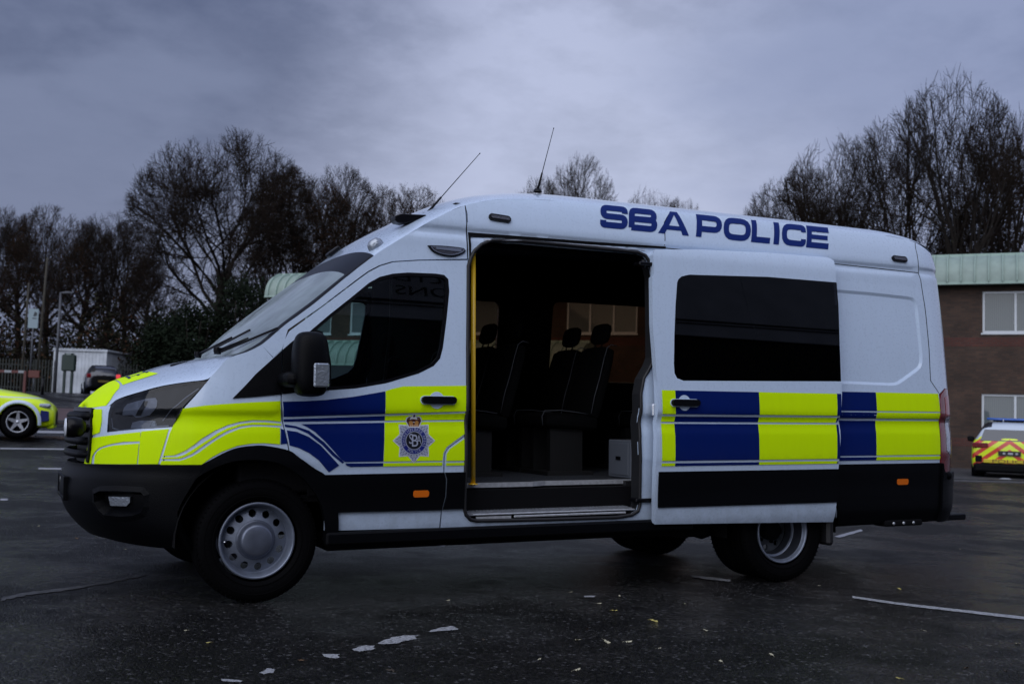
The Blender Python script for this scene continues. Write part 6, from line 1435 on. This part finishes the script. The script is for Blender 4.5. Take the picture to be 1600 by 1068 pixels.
# rear screen lies on the sloping tailgate
mb = MB(); vs_ = [(-2.165, -.74, .98), (-2.165, .74, .98), (-1.995, .64, 1.30), (-1.995, -.64, 1.30), (-2.15, -.5, .96), (-2.15, .5, .96)]
mb.add([(-2.175, .70, .99), (-2.175, -.70, .99), (-1.99, -.60, 1.285), (-1.99, .60, 1.285), (-2.13, .70, .985), (-2.13, -.70, .985), (-1.95, -.60, 1.28), (-1.95, .60, 1.28)], [(0, 1, 2, 3), (0, 4, 5, 1), (2, 6, 7, 3), (1, 5, 6, 2), (0, 3, 7, 4)][0:5], 0); mb.build('rear_window', [mat('rear_screen', (.02, .025, .035), .08, coat=1)], rc_)
mb = MB(); mb.box((-2.26, -.86, .17), (-1.9, .86, .40), 0, bev=.05); mb.build('rear_bumper', [BLK], rc_)
for s_ in (-1, 1):
    mb = MB(); mb.box((-2.215, s_*.70-.19, .80), (-2.06, s_*.70+.19, .93), 0, bev=.02); mb.build('tail_light', [REDL], rc_)
    mb = MB(); mb.box((-2.225, s_*.74-.08, .44), (-2.15, s_*.74+.08, .60), 0, bev=.01); mb.build('reflector', [BLK], rc_)
    mb = MB(); mb.box((.45, s_*1.0-.09, .95), (.60, s_*1.0+.09, 1.10), 0, bev=.03); mb.build('wing_mirror', [BLK], rc_)
mb = MB(); mb.box((-2.235, -.27, .615), (-2.20, .27, .735), 0); 
mb2 = MB(); mb2.box((-2.235, -.27, .615), (-2.20, .27, .735), 0)
for yy, w_ in ((-.17, .03), (-.02, .06), (.13, .03)): mb2.box((-2.239, yy-w_, .65), (-2.234, yy+w_, .70), 1, bev=.008)
mb2.build('number_plate', [mat('plate_dark', (.01, .01, .012), .3), mat('plate_mark', (.45, .46, .5), .5)], rc_)
mb = MB(); mb.box((-2.232, -.62, .415), (-2.19, .62, .515), 0, bev=.01); put_text(mb, 'POLICE', .13, lambda a, b: Vector((-2.2345, -a, .462+b)), 1, 2.0)
mb.build('lettering_strip', [mat('strip_yellow', (.62, .50, .02), .5), mat('letter_dark_red', (.12, .02, .01), .5)], rc_)
mb = MB(); mb.box((-1.35, -.56, 1.545), (-1.12, .56, 1.60), 0, bev=.02); mb.box((-1.30, -.4, 1.50), (-1.17, .4, 1.55), 1); mb.build('light_bar', [mat('blue_lens', (.006, .09, .42), .15, coat=1), BLK], rc_)
mb = MB(); mb.tube([(-1.7, .15, 1.49), (-1.72, .15, 1.56)], .012, 6); mb.build('roof_aerial', [CHR], rc_)
# police estate, left edge: nose to the right
pL = at(28, 659, 23.6); pc = empty('police_car', (0, 0, 0), 0, 'blue and yellow police car cut by the left edge, only its front end showing', 'car')
yawL = math.atan2(CR.y, CR.x)
pc.rotation_euler = (0, 0, yawL+R(20)); fwd = Vector((math.cos(yawL+R(20)), math.sin(yawL+R(20)), 0)); lat = Vector((-fwd.y, fwd.x, 0))
cen = Vector((pL.x, pL.y, 0))-fwd*1.42+lat*.82; pc.location = (cen.x, cen.y, pL.z-.33)
stL = [(-2.40, .78, .40, .85, .95, .66), (-2.30, .88, .28, .92, 1.10, .68), (-2.0, .92, .22, .96, 1.40, .62), (-.6, .93, .20, .96, 1.46, .62), (.1, .93, .20, .96, 1.42, .60), (.62, .93, .20, .95, 1.16, .66), (.90, .925, .20, .93, 1.01, .74), (1.35, .92, .20, .88, .96, .72), (1.75, .90, .20, .80, .88, .70), (2.0, .85, .21, .70, .77, .66), (2.12, .76, .24, .60, .66, .60), (2.16, .66, .28, .52, .58, .5)]
car_parts(pc, stL, [LS, BLK2, BLK], lambda i, k: 1 if (6 <= k <= 9 and 2 <= i <= 4) else (2 if k < 2 else 0), [(1.42, -.84), (1.42, .84), (-1.45, -.84), (-1.45, .84)], None, wr=.335, rimc=mat('alloy_silver', (.40, .42, .47), .25, .6), spokes=5)
for s_ in (-1, 1):
    mb = MB(); mb.box((1.80, s_*.76-.12, .65), (2.06, s_*.76+.05, .745), 0, bev=.035); mb.build('headlight', [CLR], pc)
    mb = MB(); mb.lathe([(.40, -.02), (.46, -.028), (.47, .0)], 24, 0, Matrix.Translation((1.42, s_*.935, .335)) @ Matrix.Scale(s_*-1, 4, (0, 1, 0)), a0=R(-8), a1=R(188)); mb.build('arch_edge', [WHITE], pc)
mb = MB(); mb.box((1.98, -.70, .20), (2.13, .70, .30), 0, bev=.03); mb.build('front_splitter', [YEL], pc)
mb = MB(); mb.prism([(1.86, .34), (2.04, .38), (2.02, .58), (1.86, .60)], -.93, -.80, 0); mb.build('blue_square', [BLU], pc, bevel=.01)
# dark hatchback by the white cabin
pD = at(155, 640, 57); dk = empty('parked_car', (pD.x, pD.y, gz(pD.x, pD.y)), math.atan2(CF.y, CF.x)+R(24), 'dark blue car with a lit red tail lamp parked in front of the white cabin', 'car')
stD = [(-2.05, .74, .34, .82, .98, .60), (-1.98, .82, .26, .90, 1.10, .64), (-1.75, .87, .20, .95, 1.42, .60), (-.9, .88, .20, .96, 1.52, .60), (.0, .88, .20, .95, 1.50, .58), (.55, .88, .20, .94, 1.28, .60), (1.0, .87, .20, .92, 1.0, .66), (1.7, .84, .22, .82, .88, .62), (1.98, .74, .28, .66, .72, .55)]
DBL = mat('dark_blue_paint', (.010, .014, .032), .3, coat=1)
car_parts(dk, stD, [DBL, BLK2, BLK], lambda i, k: 1 if (6 <= k <= 9 and 1 <= i <= 4) else (2 if k < 2 else 0), [(1.25, -.78), (1.25, .78), (-1.3, -.78), (-1.3, .78)], None, wr=.31)
mb = MB(); mb.add([(-2.0, .58, 1.0), (-2.0, -.58, 1.0), (-1.84, -.52, 1.32), (-1.84, .52, 1.32), (-1.9, .58, 1.0), (-1.9, -.58, 1.0), (-1.75, -.52, 1.32), (-1.75, .52, 1.32)], [(0, 1, 2, 3), (0, 4, 5, 1), (2, 6, 7, 3), (1, 5, 6, 2), (0, 3, 7, 4)], 0); mb.build('rear_window', [BLK2], dk)
for s_ in (-1, 1):
    mb = MB(); mb.box((-2.06, s_*.70-.10, .84), (-1.86, s_*.70+.12, 1.05), 0, bev=.03); mb.build('tail_light', [mat('lit_tail_lamp', (.5, .03, .03), .3, emit=((1, .10, .12), .35)) if s_ < 0 else REDL], dk)
mb = MB(); mb.box((-2.085, -.26, .62), (-2.06, .26, .73), 0, bev=.004); mb.build('number_plate', [mat('plate_amber', (.10, .07, .01), .4)], dk)

# ------------------------------------------------------------------ left background furniture
def base_at(u, Z): p = at(u, 600, Z); return Vector((p.x, p.y, gz(p.x, p.y)))
ax = math.atan2(CR.y, CR.x)
def ztop(u, v, Z): return at(u, v, Z).z
b0 = base_at(82, 62); b1 = base_at(163, 62); Lc = (b1-b0).length; hc = ztop(100, 544, 62)-b0.z
cb = empty('site_cabin', tuple(b0), ax+R(0), 'white corrugated steel cabin in front of the left hand trees', 'cabin')
CBW = mat('cabin_white', (.52, .56, .62), .5, var=(1.5, .25)); CBG = mat('cabin_grey_side', (.20, .22, .25), .5)
mb = MB(); mb.box((0, .05, .1), (Lc, 4.2, hc-.1), 0)
x = .05
while x < Lc: mb.box((x, .03, .12), (x+.10, .05, hc-.12), 0); x += .2
y = .2
while y < 4.1: mb.box((Lc, y, .12), (Lc+.04, y+.10, hc-.12), 0); y += .2
mb.build('wall', [CBW], cb)
mb = MB(); mb.box((-.08, -.06, hc-.12), (Lc+.1, 4.3, hc-.02), 0, bev=.01)
x = -.05
while x < Lc: mb.box((x, -.08, hc-.02), (x+.09, 4.3, hc+.03), 0); x += .2
mb.build('roof', [CBW], cb)
mb = MB(); mb.box((-.03, -.02, 0), (.10, .04, hc), 0); mb.box((Lc-.1, -.02, 0), (Lc+.05, .04, hc), 0); mb.box((0, .0, .0), (Lc, .06, .12), 1); mb.build('corner_post', [CBW, BLK], cb)
gb = base_at(104, 58); c = empty('feeder_cabinet', tuple(gb), ax, 'dark green cabinet on two legs standing in front of the white cabin', 'cabinet')
DG = mat('dark_green_paint', (.010, .026, .022), .5); hz_ = ztop(104, 551, 58)-gb.z
mb = MB(); mb.box((-.36, 0, hz_-.95), (.36, .28, hz_-.08), 0, bev=.05); mb.box((-.22, .02, hz_-.12), (.22, .26, hz_), 0, bev=.02); mb.box((-.12, -.012, hz_-.10), (.14, .02, hz_-.03), 1); mb.build('cabinet_body', [DG, mat('plate_label', (.22, .26, .26), .5)], c)
for s_ in (-1, 1): mb = MB(); mb.box((s_*.2-.06, .08, -.1), (s_*.2+.06, .2, hz_-.94), 0, bev=.01); mb.build('leg', [DG], c)
# posts
def pole(name, u, vt, Z, r, m, label, cat, head=None, group=None, tilt=0):
    b = base_at(u, Z); h = ztop(u, vt, Z)-b.z; e_ = empty(name, tuple(b), ax, label, cat, group); mb = MB(); mb.tube([(0, 0, -.1), (tilt*h*.5, 0, h*.5), (tilt*h, 0, h)], [r*1.15, r, r*.8], 10); mb.build('post', [m], e_)
    if head == 'lamp': mb = MB(); mb.prism([(0, h), (.35, h+.06), (.65, h+.03), (.65, h-.02), (.1, h-.06)], -.09, .09, 0); mb.build('lamp_head', [GREY], e_, bevel=.01)
    return e_, h
GREY = mat('galvanised_grey', (.075, .08, .095), .5, .4); WOOD = mat('weathered_pole', (.04, .036, .027), .85, var=(3, .3))
pole('street_lamp', 86, 455, 57, .07, GREY, 'slim grey street lamp left of the white cabin', 'street lamp', 'lamp')
pole('timber_post', 33, 440, 60, .06, WOOD, 'thin pale timber post just left of the white sign', 'post', tilt=.01)
pole('timber_post', 57, 400, 61, .07, WOOD, 'taller pale timber post just right of the white sign', 'post', tilt=.02)
e_, h = pole('sign_post', 46, 478, 58, .045, GREY, 'white sign board with a small dark emblem high on a post among the trees', 'sign')
zt = h-.12; zb_ = ztop(46, 512, 58)-base_at(46, 58).z; mb = MB(); mb.box((-.27, -.06, zb_), (.27, -.03, zt), 0, bev=.008); mb.prism([(.0, zb_+.62), (.18, zb_+.66), (.20, zb_+.82), (.06, zb_+.88), (.02, zb_+.76)], -.068, -.062, 1); mb.box((-.05, -.068, zb_+.50), (.18, -.062, zb_+.55), 1); mb.build('sign_board', [mat('sign_white', (.20, .27, .31), .4), mat('sign_dark', (.02, .03, .04), .5)], e_)
# palisade fence along the trees: one thing, its pales within its panel
DFN = mat('fence_dark_green', (.005, .010, .009), .6)
def fence(name, u0, u1, Z0, Z1, h, label, pitch=.16, posts=2.7, m=None):
    A = base_at(u0, Z0); B = base_at(u1, Z1); d = B-A; L = d.length; r = empty(name, tuple(A), math.atan2(d.y, d.x), label, 'fence'); mb = MB(); x = 0
    zz = lambda x: gz((A+d*(x/L)).x, (A+d*(x/L)).y)-A.z
    while x < L: z = zz(x); mb.box((x, 0, z+.05), (x+.06, .02, z+h), 0); x += pitch
    for q in range(int(L/posts)+1):
        x = q*posts; z = zz(x); 
        if x+posts < L: mb.box((x, .02, z+.3), (x+posts, .05, z+.36), 0); mb.box((x, .02, z+h-.35), (x+posts, .05, z+h-.29), 0)
    mb.build('fence_panel', [m or DFN], r)
    for q in range(int(L/posts)+1):
        x = q*posts; z = zz(x); p = MB(); p.box((x-.04, .05, z-.1), (x+.04, .13, z+h+.02), 0); p.build('fence_post', [m or DFN], r)
    return r
fence('palisade_fence', -110, 84, 60, 61, 1.9, 'dark green palisade fence left of the white cabin')
fence('palisade_fence', 184, 700, 63, 66, 1.9, 'dark green palisade fence running right from the white cabin behind the bonnet')
# pale sheeted panels behind the fence
pv = [(188, 565, 210, 590), (212, 565, 232, 588)]
B = base_at(209, 68); r = empty('white_van', tuple(B), ax, 'white van half hidden behind the fence right of the cabin', 'van'); mb = MB(); mb.prism([(-.9, .45), (.95, .45), (.95, .95), (.85, 1.1), (.6, 1.75), (.4, 1.9), (-.9, 1.9)], 0, 1.8, 0); mb.build('body', [mat('far_white', (.22, .27, .30), .5)], r, bevel=.05)
mb = MB(); mb.prism([(.15, 1.15), (.70, 1.15), (.5, 1.65), (.15, 1.68)], -.02, .0, 0); mb.box((-.75, -.02, 1.2), (-.1, 0, 1.7), 0); mb.build('window', [BLK2], r)
for x in (-.6, .6): mb = MB(); mb.lathe([(0, -.02), (.2, -.02), (.33, .0), (.33, .2)], 20, 0, Matrix.Translation((x, .0, .33))); mb.build('wheel', [TYRE], r)
# barrier, red post and red notice
A = base_at(-60, 45); B = base_at(38, 45); hb_ = ztop(20, 580, 45); d = B-A; L = d.length; r = empty('barrier', tuple(A), math.atan2(d.y, d.x), 'red and white barrier arm low at the left edge', 'barrier'); mb = MB()
k = 9
for i in range(k): mb.box((L*i/k, 0, hb_-A.z-.05), (L*(i+1)/k, .06, hb_-A.z+.05), i % 2)
mb.build('barrier_arm', [mat('barrier_white', (.24, .26, .28), .5), mat('barrier_red', (.08, .015, .013), .5)], r); mb = MB(); mb.box((L-.05, -.02, -.1), (L+.05, .08, hb_-A.z+.04), 0); mb.build('barrier_post', [mat('barrier_red')], r)
B = base_at(52, 50); r = empty('notice', tuple(B), ax, 'small red notice board on a post beside the barrier', 'sign'); zq = ztop(52, 584, 50)-B.z; mb = MB(); mb.box((-.26, -.03, zq-.17), (.26, 0, zq+.17), 0, bev=.02); mb.build('notice_board', [mat('notice_red', (.085, .014, .008), .5)], r); mb = MB(); mb.tube([(0, .03, -.1), (0, .03, zq)], .03, 8); mb.build('post', [GREY], r)
for i, u in enumerate((67,)):
    B = base_at(u, 46); r = empty('bollard', tuple(B), 0, 'short dark bollard on the verge left of the white cabin', 'bollard'); mb = MB(); mb.tube([(0, 0, -.05), (0, 0, .72)], .06, 10); mb.build('post', [BLK2], r); mb = MB(); mb.tube([(0, 0, .72), (0, 0, .78)], [.075, .05], 10); mb.build('cap', [BLK2], r)
# small pale stone lying near the right hand car
B = onground(1571, 750); mb = MB(); rnd = random.Random(2); mb.lathe([(.0, .075), (.10, .068), (.16, .04), (.17, .0)], 12, 0, Matrix.Rotation(R(90), 4, 'X')); o = mb.build('stone', [mat('pale_stone', (.30, .32, .36), .8, bump=(20, .8))]); o.location = B; o.scale = (1.25, .8, .8); tag(o, 'pale rounded stone on the kerb line behind the right hand police car', 'stone')

# ------------------------------------------------------------------ what stands behind the photographer (seen as reflections)
wb = empty('warehouse', (-14, -27, 0), 0, 'tall industrial unit behind the photographer with pale upper cladding and a dark lower wall', 'building')
CL1 = mat('pale_cladding', (.70, .72, .76), .6, var=(.8, .15)); CL2 = mat('dark_lower_wall', (.012, .012, .014), .8)
mb = MB(); mb.box((0, -14, 0), (52, 0, 10.6), 1); mb.box((-.1, -14.1, 10.6), (52.1, .12, 17.0), 0)
for i in range(9): mb.box((i*6.4, .12, 10.6), (i*6.4+.12, .15, 16.95), 0)
mb.build('wall', [CL1, CL2], wb)
mb = MB(); mb.prism([(-.4, 17.0), (26, 17.8), (52.4, 17.0), (52.4, 17.3), (26, 18.1), (-.4, 17.3)], -14.4, .4, 0); mb.build('roof', [GREY], wb)
for x in (6, 16, 26, 36, 46):
    mb = MB(); mb.box((x-2.2, 0, 0), (x+2.2, .06, 5.2), 0)
    for k in range(12): mb.box((x-2.2, .06, .2+k*.42), (x+2.2, .09, .25+k*.42), 0)
    mb.build('roller_door', [mat('roller_grey', (.03, .03, .035), .5)], wb)
sg = MB(); 
for body, sz, xx, zz_ in (('LTD', .66, 25.05, 12.78), ('ONS', .66, 25.2, 12.05)):
    put_text(sg, body, sz, lambda a, b, xx=xx, zz_=zz_: Vector((xx-a, .16, zz_+b)), 0, 1.5)
sg.box((2, .15, 11.50), (50, .17, 11.60), 0); sg.box((2, .15, 11.32), (50, .17, 11.38), 0)
sg.build('sign_lettering', [mat('sign_black', (.01, .01, .012), .5)], wb)
